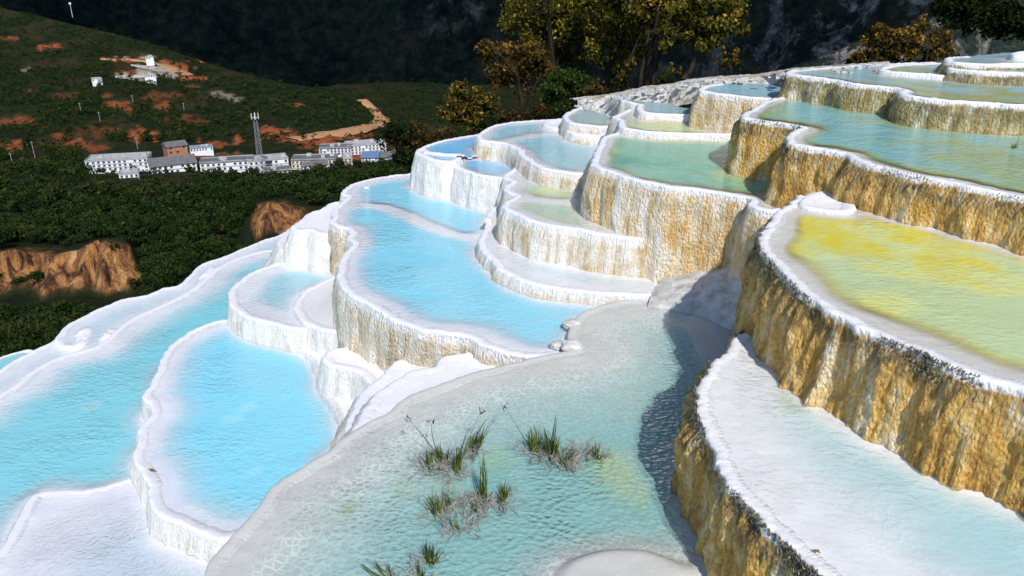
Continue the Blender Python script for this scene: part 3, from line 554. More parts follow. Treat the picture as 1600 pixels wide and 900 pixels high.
def boulder(u, v, z, r, label, sq=0.7, mat=None):
    n, m = 28, 18; th, ph = np.meshgrid(np.linspace(0, 2 * np.pi, n), np.linspace(0, np.pi, m))
    x = np.sin(ph) * np.cos(th); y = np.sin(ph) * np.sin(th); zz = np.cos(ph)
    k = 1 + 0.45 * fbm(x * 1.7 + u, y * 1.7, zz * 1.7 + v, o=4)
    V = np.stack([x * k * r, y * k * r * 0.9, zz * k * r * sq], 2).reshape(-1, 3)
    i = np.arange(m - 1)[:, None] * n + np.arange(n - 1)[None, :]
    F = np.stack([i, i + n, i + n + 1, i + 1], 2).reshape(-1, 4)
    me = mesh_np('travertine_boulder', V, F, [mat or M_MOUND]); p = at_z(u, v, z)
    link('travertine_boulder', me, label=label, cat='rock', group='loose travertine rocks on the rims', loc=(p[0], p[1], z + r * sq * 0.2))
M_ROCKW = rock_mat('bright_crust_rock', (0.50, 0.48, 0.45), (0.74, 0.73, 0.71), (0.82, 0.81, 0.8), 14, 0.7)
boulder(872, 541, -3.66, 0.085, 'smaller white rock with a dark hollow beside the corner of the long blue pool', 0.55, M_ROCKW)
boulder(893, 543, -3.62, 0.105, 'larger white rock where the long blue pool and the teal pool nearly touch', 0.6, M_ROCKW)
boulder(893, 507, -3.62, 0.10, 'flat white rock on the shore at the far right end of the long blue pool', 0.35, M_ROCKW)
boulder(762, 347, -3.55, 0.07, 'small white knob on the rim at the right side of the long blue pool', 0.9, M_ROCKW)
boulder(573, 294, -3.68, 0.05, 'tiny white lump on the left rim of the long blue pool', 0.5, M_ROCKW)
boulder(168, 525, -5.0, 0.06, 'white lump on the inner rim of the largest turquoise pool', 0.7, M_ROCKW)
boulder(1284, 149, -1.8, 0.08, 'low white rock in the green and blue pool under the slate blue pool wall', 0.4, M_ROCKW)
boulder(1082, 150, -2.24, 0.10, 'white rock at the back of the greyish blue pool', 0.6, M_ROCKW)

def tufts(key, n, L, mat, seed=1):
    T = TERR[key]; r = np.random.default_rng(seed); C = T['C']; N = T['nrm']; m = len(C)
    root = ROOTS[key]; org = np.array(root.location)
    i = r.integers(0, m, n); cl = vn(C[i, 0] * 3.1, C[i, 1] * 3.1); ok = r.random(n) < (0.40 + 0.9 * cl); i = i[ok]; k = len(i)
    dr = r.random(k) ** 1.6 * 0.13 - 0.004
    off = 0.012 + T['slope'] * np.maximum(dr, 0) + 0.012 + r.normal(0, 0.006, k)
    B = np.c_[C[i] + N[i] * off[:, None], T['z'] - dr] - org
    ln = L * (0.5 + r.random(k)); side = np.c_[-N[i][:, 1], N[i][:, 0], np.zeros(k)]
    tip = B + np.c_[N[i] * 0.25, np.full(k, 0.75)] * ln[:, None] + side * (r.normal(0, 0.35, k) * ln)[:, None] + np.c_[r.normal(0, .004, (k, 2)), np.zeros(k)]
    w = 0.0035 + 0.004 * r.random(k); out = np.c_[N[i], np.zeros(k)]
    V = np.stack([B - side * w[:, None], B + side * w[:, None], B + out * w[:, None] * 1.3, tip], 1).reshape(-1, 3)
    b = np.arange(k)[:, None] * 4
    F = np.concatenate([b + [0, 2, 3], b + [2, 1, 3], b + [1, 0, 3]])
    link('rim_tufts', mesh_np('rim_tufts', V, F, [mat], dict(tone=np.repeat(r.random(k), 4)), smooth=False), root, kind='stuff')
t = NT('grey_green_crust_tufts'); M_TUFT = t.done(t.bsdf(t.ramp(t.attr('tone'), [(0.0, (0.045, 0.042, 0.028)), (0.5, (0.13, 0.125, 0.085)), (0.85, (0.20, 0.19, 0.15)), (1.0, (0.40, 0.39, 0.35))]), 0.85))
tufts('R2', 8000, 0.026, M_TUFT, 2); tufts('RL', 8500, 0.030, M_TUFT, 3); tufts('R3', 2500, 0.022, M_TUFT, 4)

# ------------------------------------------------------------------ valley terrain (far side of the gorge, village hill, ridge)
COLS = [-400, 0, 100, 190, 232, 262, 320, 385, 402, 430, 462, 500, 530, 600, 660, 720, 900, 1100, 1300, 1600, 2000]
#  nodes:       k0        k1        k2         k3         k4         k5         k6         k7         k8         k9         k10        k11        k12        k13         k14         k15
TBL = {
 -400: [(16,760),(50,740),(110,640),(140,560),(165,500),(173,420),(220,380),(300,335),(400,305),(480,285),(560,260),(700,210),(900,140),(1100,60),(1450,-60),(1750,20)],
 0:    [(16,690),(50,650),(110,575),(140,515),(165,470),(173,392),(220,352),(300,318),(400,292),(480,272),(560,246),(700,200),(900,145),(1100,90),(1400,12),(1700,70)],
 100:  [(16,640),(50,600),(110,550),(140,505),(165,466),(173,392),(220,352),(300,318),(400,292),(480,272),(560,246),(700,200),(900,145),(1100,95),(1350,32),(1650,80)],
 190:  [(16,600),(50,560),(110,525),(140,492),(165,462),(173,378),(220,350),(300,316),(400,290),(480,270),(560,244),(700,198),(900,145),(1080,100),(1300,56),(1600,100)],
 232:  [(16,590),(50,550),(110,515),(140,480),(165,452),(173,430),(220,362),(300,316),(400,288),(480,268),(560,244),(700,198),(900,146),(1060,105),(1260,68),(1560,110)],
 262:  [(16,575),(50,535),(110,500),(140,465),(165,435),(173,418),(220,358),(300,314),(400,286),(480,268),(560,243),(700,198),(900,146),(1040,110),(1230,77),(1500,115)],
 320:  [(16,540),(50,500),(110,465),(140,440),(165,422),(173,406),(220,345),(300,306),(400,284),(480,266),(560,242),(700,198),(900,150),(1000,120),(1180,97),(1450,130)],
 385:  [(16,480),(50,455),(110,430),(140,408),(165,392),(173,372),(220,322),(300,297),(400,282),(480,266),(560,241),(700,200),(860,160),(960,132),(1130,115),(1400,140)],
 402:  [(16,470),(50,445),(110,422),(140,402),(165,386),(173,322),(220,310),(300,294),(400,281),(480,266),(560,241),(700,200),(860,160),(960,134),(1120,120),(1400,142)],
 430:  [(16,450),(50,432),(110,412),(140,392),(165,376),(173,316),(220,303),(300,290),(400,279),(480,265),(560,240),(700,202),(860,165),(960,140),(1100,126),(1400,142)],
 462:  [(16,425),(50,408),(110,390),(140,372),(165,356),(173,311),(220,299),(300,287),(400,277),(480,264),(560,239),(700,204),(860,168),(960,146),(1100,133),(1400,142)],
 500:  [(16,395),(50,380),(110,365),(140,350),(165,336),(173,315),(220,297),(300,285),(400,275),(480,261),(560,237),(700,206),(860,172),(960,150),(1100,140),(1400,137)],
 530:  [(16,360),(50,350),(110,340),(140,325),(165,315),(173,305),(220,292),(300,281),(400,272),(480,258),(560,236),(700,210),(860,174),(960,155),(1150,150),(1450,131)],
 600:  [(16,310),(50,305),(110,300),(140,297),(165,290),(173,284),(220,276),(300,268),(400,260),(480,250),(560,236),(700,218),(860,196),(960,178),(1200,155),(1450,127)],
 660:  [(16,268),(50,258),(110,262),(140,268),(165,270),(173,270),(220,268),(300,262),(400,255),(480,246),(560,236),(700,220),(860,202),(960,186),(1200,160),(1450,129)],
 720:  [(16,230),(50,222),(110,235),(140,245),(165,250),(173,252),(220,255),(300,255),(400,250),(480,243),(560,235),(700,222),(860,205),(960,190),(1200,162),(1450,131)],
 900:  [(16,176),(50,172),(110,200),(140,220),(165,230),(173,235),(220,245),(300,250),(400,250),(480,243),(560,235),(700,222),(860,208),(960,195),(1200,168),(1450,138)],
 1100: [(16,142),(50,140),(110,180),(140,210),(165,220),(173,225),(220,240),(300,250),(400,250),(480,243),(560,235),(700,222),(860,210),(960,198),(1200,172),(1450,150)],
 1300: [(16,120),(50,116),(110,150),(140,180),(165,200),(173,210),(220,230),(300,250),(400,250),(480,243),(560,235),(700,222),(860,210),(960,198),(1200,172),(1450,150)],
 1600: [(16,110),(50,104),(110,130),(140,160),(165,190),(173,200),(220,230),(300,250),(400,250),(480,243),(560,235),(700,222),(860,210),(960,198),(1200,172),(1450,150)],
 2000: [(16,105),(50,98),(110,130),(140,160),(165,190),(173,200),(220,230),(300,250),(400,250),(480,243),(560,235),(700,222),(860,210),(960,198),(1200,172),(1450,150)],
}
TA = np.array([TBL[c] for c in COLS], float)            # (cols, nodes, 2)
UG = np.arange(-400, 2001, 5.0)
sub = [4, 6, 8, 10, 12, 10, 16, 16, 14, 14, 20, 22, 22, 24, 10]
kk = np.concatenate([k + np.arange(sub[k]) / sub[k] for k in range(15)] + [[15.0]])
def tab(u, k):
    a = np.interp(u, COLS, TA[:, int(k), 0]); b = np.interp(u, COLS, TA[:, int(k), 1])
    if k == int(k): return a, b
    a2 = np.interp(u, COLS, TA[:, int(k) + 1, 0]); b2 = np.interp(u, COLS, TA[:, int(k) + 1, 1]); f = k - int(k)
    d = a + (a2 - a) * f
    return d, b + (b2 - b) * f
GP = np.zeros((len(kk), len(UG), 3)); K2 = np.repeat(kk[:, None], len(UG), 1)
for i, k in enumerate(kk):
    uw = UG + 26 * (0 if k < 3 or k > 13 else 1) * vn(UG * 0.012, k * 0.6)     # let the spurs wander
    d, y = tab(uw, k)
    yy = (450 - y) / FPX
    GP[i, :, 1] = d
    GP[i, :, 0] = (UG - 800) / FPX * d / (math.cos(PITCH) + yy * math.sin(PITCH))
    GP[i, :, 2] = d * (-math.sin(PITCH) + yy * math.cos(PITCH)) / (math.cos(PITCH) + yy * math.sin(PITCH))
X, Y, Zt = GP[..., 0], GP[..., 1], GP[..., 2]
far = np.clip((Y - 60) / 200, 0, 1)
clf = np.exp(-((K2 - 4.6) / 0.55) ** 2)  * np.clip(1 - np.abs((np.repeat(UG[None, :], len(kk), 0) - 92) / 142) ** 6, 0, 1)
clf2 = np.exp(-((K2 - 4.6) / 0.55) ** 2) * np.clip(1 - np.abs((np.repeat(UG[None, :], len(kk), 0) - 460) / 74) ** 6, 0, 1)
CL = np.maximum(clf, clf2)
GP[..., 2] += far * (0.010 * Y * fbm(X / 90, Y / 90, o=5)) * (1 - CL) * np.where(K2 > 13.6, 0.35, 1)
GP[..., 1] += CL * (11.0 * fbm(X / 8.0, Zt / 30, o=5) + 4.5 * (1 - np.abs(vn(X / 3.5, Zt / 22))))
GP[..., 2] += CL * (5.0 * fbm(X / 6.0, Zt / 9.0 + 9, o=4) + 2.5 * vn(X / 11.0, 3.3))
def proj(Pn):
    dd = Pn[..., 1] * math.cos(PITCH) - Pn[..., 2] * math.sin(PITCH)
    return 800 + FPX * Pn[..., 0] / dd, 450 - FPX * (Pn[..., 1] * math.sin(PITCH) + Pn[..., 2] * math.cos(PITCH)) / dd
PU, PV = proj(GP)
def ground_at(u, v, kmin=2.0):
    j = int(np.clip(round((u + 400) / 5), 0, len(UG) - 1)); c = PV[:, j]; i0 = int(np.searchsorted(kk, kmin))
    for i in range(i0, len(kk) - 1):
        if (c[i] >= v >= c[i + 1]):
            f = (c[i] - v) / (c[i] - c[i + 1] + 1e-9); p = GP[i, j] * (1 - f) + GP[i + 1, j] * f
            p = p + np.array([(u - PU[i, j]) / FPX * p[1], 0, 0]); return p, kk[i]
    return None, None
# patches of bare red soil and pale cleared ground, where the photograph shows them
def blobs(L):
    m = np.zeros_like(PU)
    nz = fbm(PU / 9, PV / 5, o=4)
    for u, v, ru, rv, a in L:
        q = np.sqrt(((PU - u) / ru) ** 2 + ((PV - v) / rv) ** 2) + 1.15 * nz
        m = np.maximum(m, a * (1 - sstep(0.6, 1.05, q)))
    return m
RED = blobs([(30,190,40,6,.5),(160,205,50,8,.3),(290,190,30,8,.5),(340,226,22,5,.8),(90,225,50,6,.35),(560,245,40,5,.9),(590,222,26,6,.9),(520,215,40,6,.9),(250,150,40,6,.35),(100,150,30,6,.3),(95,212,14,9,.6),(20,228,22,9,.9),(120,225,24,9,.7),(212,212,22,10,.9),(240,212,14,8,.9),(185,165,22,8,.8),(200,172,10,6,.8),(258,165,12,8,.7),(150,232,22,6,.6),(370,218,8,6,1),(312,220,6,7,1),
             (195,93,24,5,1),(270,104,32,7,1),(300,122,24,3.5,1),(225,112,38,6,.8),(75,73,18,5,1),(316,96,9,5,1),(12,60,14,3,.8),(50,142,9,4,.9),(460,164,22,3,1),(425,206,26,8,1),(440,214,30,6,1),(545,232,60,8,1),(615,232,40,7,1),(500,222,34,5,1),(480,230,20,4,.8),(570,208,14,8,.6),(330,242,44,4,.9),(295,135,15,3,.7),(250,170,16,6,.4),(165,150,8,4,.6)])
PALE = blobs([(240,110,28,9,1),(215,120,30,5,1),(268,118,14,4,.9),(230,90,14,3,.9),(185,119,8,3,.8),(195,90,14,2.5,.7),(38,108,7,3,.6),(350,148,22,6,.5),(370,156,12,5,.4)])
GRASS = blobs([(345,244,28,4,1)])
i = np.arange(len(kk) - 1)[:, None] * len(UG) + np.arange(len(UG) - 1)[None, :]
F = np.stack([i, i + 1, i + len(UG) + 1, i + len(UG)], 2).reshape(-1, 4)
t = NT('scrub_hillside_ground'); p = t.pos()
n1 = t.noise(p, 0.03, 6, 0.65); n2 = t.noise(p, 0.22, 5, 0.7); n3 = t.noise(t.scale(p, (1, 1, 0.25)), 0.35, 6, 0.68, 0.6)
g = t.ramp(t.math('ADD', t.math('MULTIPLY', n1, 0.5), t.math('MULTIPLY', n2, 0.5)), [(0.38, (0.007, 0.012, 0.005)), (0.52, (0.014, 0.024, 0.008)), (0.62, (0.035, 0.034, 0.014)), (0.72, (0.085, 0.060, 0.032))])
g = t.mix(t.math('MULTIPLY', t.attr('dry'), t.ramp(n2, [(0.4, 0.2), (0.6, 1.0)])), g, (0.045, 0.036, 0.017))
g = t.mix(t.attr('cliff'), g, t.ramp(n3, [(0.36, (0.03, 0.018, 0.012)), (0.44, (0.11, 0.052, 0.028)), (0.51, (0.27, 0.125, 0.052)), (0.59, (0.43, 0.22, 0.08)), (0.70, (0.48, 0.34, 0.19))]))
g = t.mix(t.attr('red'), g, t.ramp(n2, [(0.3, (0.16, 0.035, 0.014)), (0.5, (0.36, 0.095, 0.035)), (0.7, (0.48, 0.22, 0.11))]))
g = t.mix(t.attr('pale'), g, t.ramp(n2, [(0.3, (0.30, 0.22, 0.16)), (0.6, (0.50, 0.45, 0.38))]))
g = t.mix(t.attr('field'), g, (0.06, 0.075, 0.025))
M_GROUND = t.done(t.bsdf(g, 0.95, t.bump(t.math('ADD', n2, n3), 1.0, 2.2), 0.1))
me = mesh_np('hillside', GP.reshape(-1, 3), F, [M_GROUND], dict(cliff=sstep(0.35, 0.7, CL).ravel(), red=RED.ravel(), pale=PALE.ravel(), field=GRASS.ravel(), dry=(sstep(0.12, 0.32, fbm(X / 34, Y / 60, o=3)) * (K2 > 5.2)).ravel()))
link('hillside', me, kind='structure')

# ------------------------------------------------------------------ the far mountain, and the cloud whose shadow lies on it
mu = np.linspace(-1500, 3100, 420); mk = np.linspace(0, 1, 110)
MU, MK = np.meshgrid(mu, mk)
Ym = 1700 + 1300 * MK ** 1.1 + 260 * np.sin(MU / 430.0) * (1 - MK) - 420 * np.exp(-((MU - 1500) / 420) ** 2) * (1 - 0.5 * MK)
Xm = (MU - 800) / FPX * Ym * 0.98
Zm = -620 + 1500 * MK ** 0.92
rid = 1 - np.abs(fbm(Xm / 420, Ym / 420 + Zm / 900, o=5))
Zm = Zm + 210 * (rid - 0.75) + 26 * fbm(Xm / 60, Ym / 60, Zm / 60, o=4)
Ym = Ym + 90 * fbm(Xm / 200, Zm / 200, o=5) + 30 * (1 - np.abs(fbm(Xm / 60, Zm / 120, o=4)))
rock = np.clip(np.exp(-(((MU - 1330) / 260) ** 2)) * 1.0 + 0.75 * np.exp(-(((MU - 715) / 70) ** 2 + ((MK - 0.30) / 0.06) ** 2)), 0, 1)
nx_, ny_ = len(mu), len(mk)
i = np.arange(ny_ - 1)[:, None] * nx_ + np.arange(nx_ - 1)[None, :]
F = np.stack([i, i + 1, i + nx_ + 1, i + nx_], 2).reshape(-1, 4)
t = NT('forested_mountain'); p = t.pos()
n1 = t.noise(p, 0.0045, 7, 0.62); n2 = t.noise(p, 0.035, 6, 0.72); n3 = t.noise(t.scale(p, (1, 1, 0.5)), 0.012, 8, 0.75, 0.5)
g = t.ramp(t.math('ADD', t.math('MULTIPLY', n1, 0.35), t.math('MULTIPLY', n2, 0.65)), [(0.38, (0.006, 0.012, 0.018)), (0.48, (0.016, 0.030, 0.026)), (0.56, (0.042, 0.048, 0.034)), (0.66, (0.085, 0.058, 0.046))])  # dark forest tones tinted blue, painting distance haze into the colour
rk = t.math('MULTIPLY', t.attr('rock'), t.ramp(n3, [(0.50, 0.0), (0.57, 1.0)]))
g = t.mix(rk, g, t.ramp(n2, [(0.35, (0.10, 0.10, 0.11)), (0.52, (0.22, 0.21, 0.22)), (0.62, (0.46, 0.42, 0.40))]))
M_MTN = t.done(t.bsdf(g, 0.95, t.bump(t.math('ADD', n2, n3), 1.0, 14.0), 0.05))
link('far_mountain', mesh_np('far_mountain', np.stack([Xm, Ym, Zm], 2).reshape(-1, 3), F, [M_MTN], dict(rock=rock.ravel())), kind='structure')
# cloud over the valley, outside the frame; its real shadow darkens the mountain
H0 = 900.0
tgt = np.array([300.0, 2750.0, 100.0]); sd3 = np.array(sdir)
cc = tgt + sd3 * ((H0 - tgt[2]) / sd3[2])
th, ph = np.meshgrid(np.linspace(0, 2 * np.pi, 97), np.linspace(0, np.pi, 49))
x = np.sin(ph) * np.cos(th); y = np.sin(ph) * np.sin(th); zc = np.cos(ph)
k = 1 + 0.10 * fbm(x * 5, y * 5, zc * 5, o=4)
V = np.stack([cc[0] + x * k * 2900, cc[1] + y * k * 1330, cc[2] + zc * np.where(zc > 0, 150, 40) * (1 + 0.9 * fbm(x * 9, y * 5, zc * 3, o=4))], 2).reshape(-1, 3)
i = np.arange(48)[:, None] * 97 + np.arange(96)[None, :]
F = np.stack([i, i + 97, i + 98, i + 1], 2).reshape(-1, 4)
t = NT('cloud_white'); link('cloud', mesh_np('cloud', V, F, [t.done(t.bsdf((0.85, 0.85, 0.87), 1.0, None, 0.0))]), kind='structure')

# ------------------------------------------------------------------ foliage helpers
def leaf_quads(C, size, rg, up=0.0):
    """one small bent-free leaf blade per centre, turned at random"""
    n = len(C); a = rg.normal(size=(n, 3)); a /= np.linalg.norm(a, axis=1)[:, None]
    b = rg.normal(size=(n, 3)); b[:, 2] += up; b -= (a * b).sum(1)[:, None] * a; b /= np.linalg.norm(b, axis=1)[:, None] + 1e-9
    s = (size * (0.6 + 0.8 * rg.random(n)))[:, None]
    V = np.stack([C - a * s, C - b * s * 0.55, C + a * s, C + b * s * 0.55], 1).reshape(-1, 3)
    F = np.arange(4 * n).reshape(-1, 4)
    return V, F
def tube(P, Rr, k=6):
    P = np.array(P, float); n = len(P); T_ = np.gradient(P, axis=0); T_ /= np.linalg.norm(T_, axis=1)[:, None] + 1e-9
    ref = np.array([0.31, 0.9, 0.2]); A = np.cross(T_, ref); A /= np.linalg.norm(A, axis=1)[:, None]; B = np.cross(T_, A)
    an = np.linspace(0, 2 * np.pi, k, endpoint=False)
    V = (P[:, None, :] + (A[:, None, :] * np.cos(an)[None, :, None] + B[:, None, :] * np.sin(an)[None, :, None]) * np.array(Rr)[:, None, None]).reshape(-1, 3)
    i = np.arange(n - 1)[:, None] * k + np.arange(k)[None, :]; j = np.arange(n - 1)[:, None] * k + (np.arange(k)[None, :] + 1) % k
    return V, np.stack([i, j, j + k, i + k], 2).reshape(-1, 4)
def merge(parts):
    Vs, Fs, o = [], [], 0
    for V, F in parts:
        Vs.append(V); Fs.append(F + o); o += len(V)
    return np.vstack(Vs), np.vstack(Fs)
def leaf_mat(name, stops, trans=0.25):
    t = NT(name); c = t.ramp(t.attr('tone'), stops)
    d = t.n.new('ShaderNodeBsdfDiffuse'); t.put(d.inputs[0], c); tl = t.n.new('ShaderNodeBsdfTranslucent'); t.put(tl.inputs[0], c)
    m = t.n.new('ShaderNodeMixShader'); m.inputs[0].default_value = trans; t.l.new(d.outputs[0], m.inputs[1]); t.l.new(tl.outputs[0], m.inputs[2])
    return t.done(m.outputs[0])
t = NT('dark_bark'); p = t.pos(); M_BARK = t.done(t.bsdf(t.ramp(t.noise(t.scale(p, (6, 6, 1.2)), 1.0, 5, 0.7), [(0.35, (0.010, 0.008, 0.006)), (0.65, (0.045, 0.034, 0.025))]), 0.9, t.bump(t.noise(t.scale(p, (8, 8, 1.5)), 1.0, 5, 0.7), 0.8, 0.03), 0.1))

# ------------------------------------------------------------------ forest in the valley: the 290 largest trees one by one, the rest as one mass
M_VLEAF = leaf_mat('dark_scrub_leaves', [(0.0, (0.007, 0.014, 0.005)), (0.45, (0.016, 0.033, 0.009)), (0.8, (0.029, 0.046, 0.012)), (1.0, (0.070, 0.060, 0.022))], 0.12)
def crown_pts(rg, n, clumps=9):
    cc = rg.normal(size=(clumps, 3)); cc /= np.linalg.norm(cc, axis=1)[:, None]; cc *= (0.30 + 0.38 * rg.random(clumps))[:, None]
    cc[:, 2] = np.abs(cc[:, 2]) * 0.75 + 0.1; w = rg.integers(0, clumps, n)
    d = rg.normal(size=(n, 3)); d /= np.linalg.norm(d, axis=1)[:, None]
    r = 0.42 * rg.random(n) ** 0.35
    P = cc[w] + d * r[:, None] * np.array([1, 1, 0.8]); P[:, 2] = np.maximum(P[:, 2], -0.15)
    return P, w
tree_meshes = []
for k in range(8):
    rg = np.random.default_rng(100 + k); n = 520
    P, w = crown_pts(rg, n, 9 + k % 4); V, F = leaf_quads(P, 0.105, rg)
    if k % 3 == 2: V[:, 2] = V[:, 2] * 1.5; V[:, :2] *= 0.8
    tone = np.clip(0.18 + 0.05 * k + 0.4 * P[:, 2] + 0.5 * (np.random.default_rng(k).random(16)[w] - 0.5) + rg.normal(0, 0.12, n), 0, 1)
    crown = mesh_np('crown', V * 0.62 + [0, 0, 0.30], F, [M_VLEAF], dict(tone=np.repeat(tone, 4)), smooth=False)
    Vt, Ft = tube([[0, 0, -0.25], [0.02, 0, 0.08], [0, 0.02, 0.3]], [0.028, 0.022, 0.010], 5)
    trunk = mesh_np('trunk', Vt, Ft, [M_BARK]); tree_meshes.append((crown, trunk))
def sky_line(u):                     # the edge of the terraces in front
    return np.interp(u, [-60, 0, 50, 87, 107, 162, 232, 280, 310, 355, 412, 450, 466, 506, 534, 552, 605, 636, 652, 690, 750], [606, 579, 551, 533, 508, 481, 463, 447, 418, 401, 377, 360, 349, 328, 312, 290, 278, 274, 236, 222, 208])
VIL = [(140, 640, 222, 276), (385, 640, 205, 250), (160, 325, 84, 128)]
cand = []
rgt = np.random.default_rng(5)
def masked(u, v, j, i):
    if CL[i, j] > 0.30 and rgt.random() > 0.035: return True
    if max(RED[i, j], RED[max(i - 2, 0), j], RED[max(i - 4, 0), j]) > 0.25 and rgt.random() > 0.10: return True
    if max(PALE[i, j], PALE[max(i - 3, 0), j]) > 0.3 and rgt.random() > 0.06: return True
    if GRASS[i, j] > 0.3: return True
    return False
# wander over the ground grid, screen-uniform in the part that can be seen
def add_trees(n, u0, u1, v0, v1, keepout=True):
    for _ in range(n):
        u = rgt.uniform(u0, u1); v = rgt.uniform(v0, v1)
        if v > sky_line(u) + 14: continue
        if keepout and any(a < u < b and c < v < d for a, b, c, d in VIL[:1]) : continue
        if u < 228 and 452 < v < 505: continue
        if 380 < u < 525 and 338 < v < 400: continue
        p, k = ground_at(u, v)
        if p is None or k > (13.95 if u < 490 else 14.97): continue
        if k > 6.3 and fbm(p[0] / 34, p[1] / 60, o=3) > 0.24 + 0.4 * rgt.random(): continue
        j = int(np.clip(round((u + 400) / 5), 0, len(UG) - 1)); i = int(np.searchsorted(kk, k)); i = min(i, len(kk) - 1)
        if masked(u, v, j, i): continue
        cand.append((p, u, v))
add_trees(1500, -60, 700, 276, 560); add_trees(700, -60, 240, 476, 580); add_trees(9000, -30, 760, 0, 275)
add_trees(700, -30, 300, 120, 250); add_trees(900, -330, -30, 20, 560); add_trees(600, -60, 640, 274, 375); add_trees(160, -40, 230, 350, 386); add_trees(60, 380, 520, 296, 312)
for u, v in [(388,262),(395,264),(372,266),(440,226),(447,228),(455,227),(490,232),(493,236),(488,228),(518,262),(527,263),(523,268),(533,262),(472,232),(465,230),(508,270),(300,276),(285,280),(262,278),(240,276),(225,276),(340,280),(365,279),(480,274),(545,270),(560,268),(580,266),(600,262),(610,256),(590,250),(205,270),(180,274),(160,272),(428,280),(410,283),(390,280)]:
    p, k = ground_at(u, v)
    if p is not None: cand.append((p, u, v))
cand = [(p, u, v, (3.6 + 4.6 * rgt.random() ** 1.8 if p[1] > 260 else 2.4 + 3.0 * rgt.random() ** 1.8)) for p, u, v in cand]
cand.sort(key=lambda c: (-c[3] / c[0][1] if c[1] > -25 else 1.0))
GRPV = 'scrub trees scattered over the valley slopes'
for q, (p, u, v, h) in enumerate(cand[:290]):
    cr, tk = tree_meshes[q % 8]
    if p[1] < 166: lab = 'dark bushy tree at the foot of the orange gorge cliffs'
    elif p[1] < 330: lab = 'dark green scrub tree on the slope between gorge cliffs and village'
    else: lab = 'dark tree on the hillside around the white village'
    tn_ = ['very dark', 'dark green', 'dark green', 'mid green', 'mid green', 'yellowish green', 'yellowish green', 'olive'][q % 8]; sh_ = 'tall narrow' if (q % 8) % 3 == 2 else 'round bushy'
    if p[1] < 166: zone = 'below the wide orange cliff' if u < 232 else 'in the gorge left of the terraces'
    elif p[1] < 330: zone = 'on top of the wide orange cliff' if (u < 232 and v > 350) else ('around the narrow orange cliff' if 380 < u < 530 and v > 285 else ('on the slope above the wide orange cliff' if u < 250 else ('on the slope under the lattice mast' if u < 450 else 'beside the terraces below the village')))
    else: zone = 'left of the village' if u < 150 else ('right in front of the village' if v > 250 else 'on the hillside above the village')
    lab = f'{sh_} {tn_} scrub tree {zone}'
    o = bpy.data.objects.new('scrub_tree', None); col.objects.link(o); o.location = p; o.rotation_euler = (0, 0, rgt.uniform(0, 6.28))
    hh = h * rgt.uniform(0.85, 1.2); o.scale = (h * 1.15, h * 1.15, hh); o['label'] = lab; o['category'] = 'tree'; o['group'] = GRPV
    link('crown', cr, o); link('trunk', tk, o)
parts = []; tones = []
for q, (p, u, v, h) in enumerate(cand[290:]):
    n = 60 if p[1] < 500 else 30; rg = np.random.default_rng(q)
    P, w = crown_pts(rg, n, 6); V, F = leaf_quads(P, 0.24 if n == 34 else 0.2, rg)
    a = rg.uniform(0, 6.28); V = V * 0.6 + [0, 0, 0.28]
    V = np.c_[V[:, 0] * math.cos(a) - V[:, 1] * math.sin(a), V[:, 0] * math.sin(a) + V[:, 1] * math.cos(a), V[:, 2]] * h * 1.1 + p
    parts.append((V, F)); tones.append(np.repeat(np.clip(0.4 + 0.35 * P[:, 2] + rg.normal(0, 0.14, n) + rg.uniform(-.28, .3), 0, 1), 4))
V, F = merge(parts)
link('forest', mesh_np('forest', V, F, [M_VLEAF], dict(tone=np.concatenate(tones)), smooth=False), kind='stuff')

# ------------------------------------------------------------------ roads and the village
def plain(name, c, rough=0.8, var=0.25, sc=0.6):
    t = NT(name); n = t.noise(t.pos(), sc, 4, 0.7)
    return t.done(t.bsdf(t.mix(t.ramp(n, [(0.35, 0.0), (0.65, 1.0)]), tuple(x * (1 - var) for x in c), c), rough, None, 0.3))
M_DIRT = plain('pale_orange_dirt', (0.50, 0.27, 0.14), 0.95, 0.3, 0.2)
def road(pts, w, label):
    P = []
    for (u0, v0), (u1, v1) in zip(pts[:-1], pts[1:]):
        for f in np.linspace(0, 1, 9)[:-1]:
            p, k = ground_at(u0 + (u1 - u0) * f, v0 + (v1 - v0) * f, 8)
            if p is not None: P.append(p)
    P = np.array(P)
    for _ in range(6): P[1:-1] = (P[:-2] + P[1:-1] + P[2:]) / 3
    T_ = np.gradient(P, axis=0)[:, :2]; T_ /= np.linalg.norm(T_, axis=1)[:, None] + 1e-9; N_ = np.c_[-T_[:, 1], T_[:, 0]]
    rows = []
    for a, dz in ((-1.5, -3.0), (-1, 1.0), (0, 1.1), (1, 1.0), (1.5, -3.0)):
        ww = w * (1 + 0.3 * vn(np.arange(len(P)) * 0.3, a)); rows.append(np.c_[P[:, :2] + N_ * a * ww[:, None], P[:, 2] + dz])
    R_ = np.stack(rows, 1); i = np.arange(len(P) - 1)[:, None] * 5 + np.arange(4)[None, :]
    F = np.stack([i, i + 1, i + 6, i + 5], 2).reshape(-1, 4)
    o = link('dirt_road', mesh_np('dirt_road', R_.reshape(-1, 3), F, [M_DIRT]), kind='structure'); o['label'] = label
road([(561, 157), (572, 165), (583, 176), (592, 184), (590, 190), (578, 194), (562, 198), (540, 203), (515, 208), (495, 212), (475, 216), (455, 219)], 8.5, 'pale dirt road winding up the red hillside')
road([(160, 92), (178, 94), (200, 93), (222, 95), (240, 99), (262, 104), (282, 112), (298, 120)], 5, 'dirt track across the cleared ground on the hill')

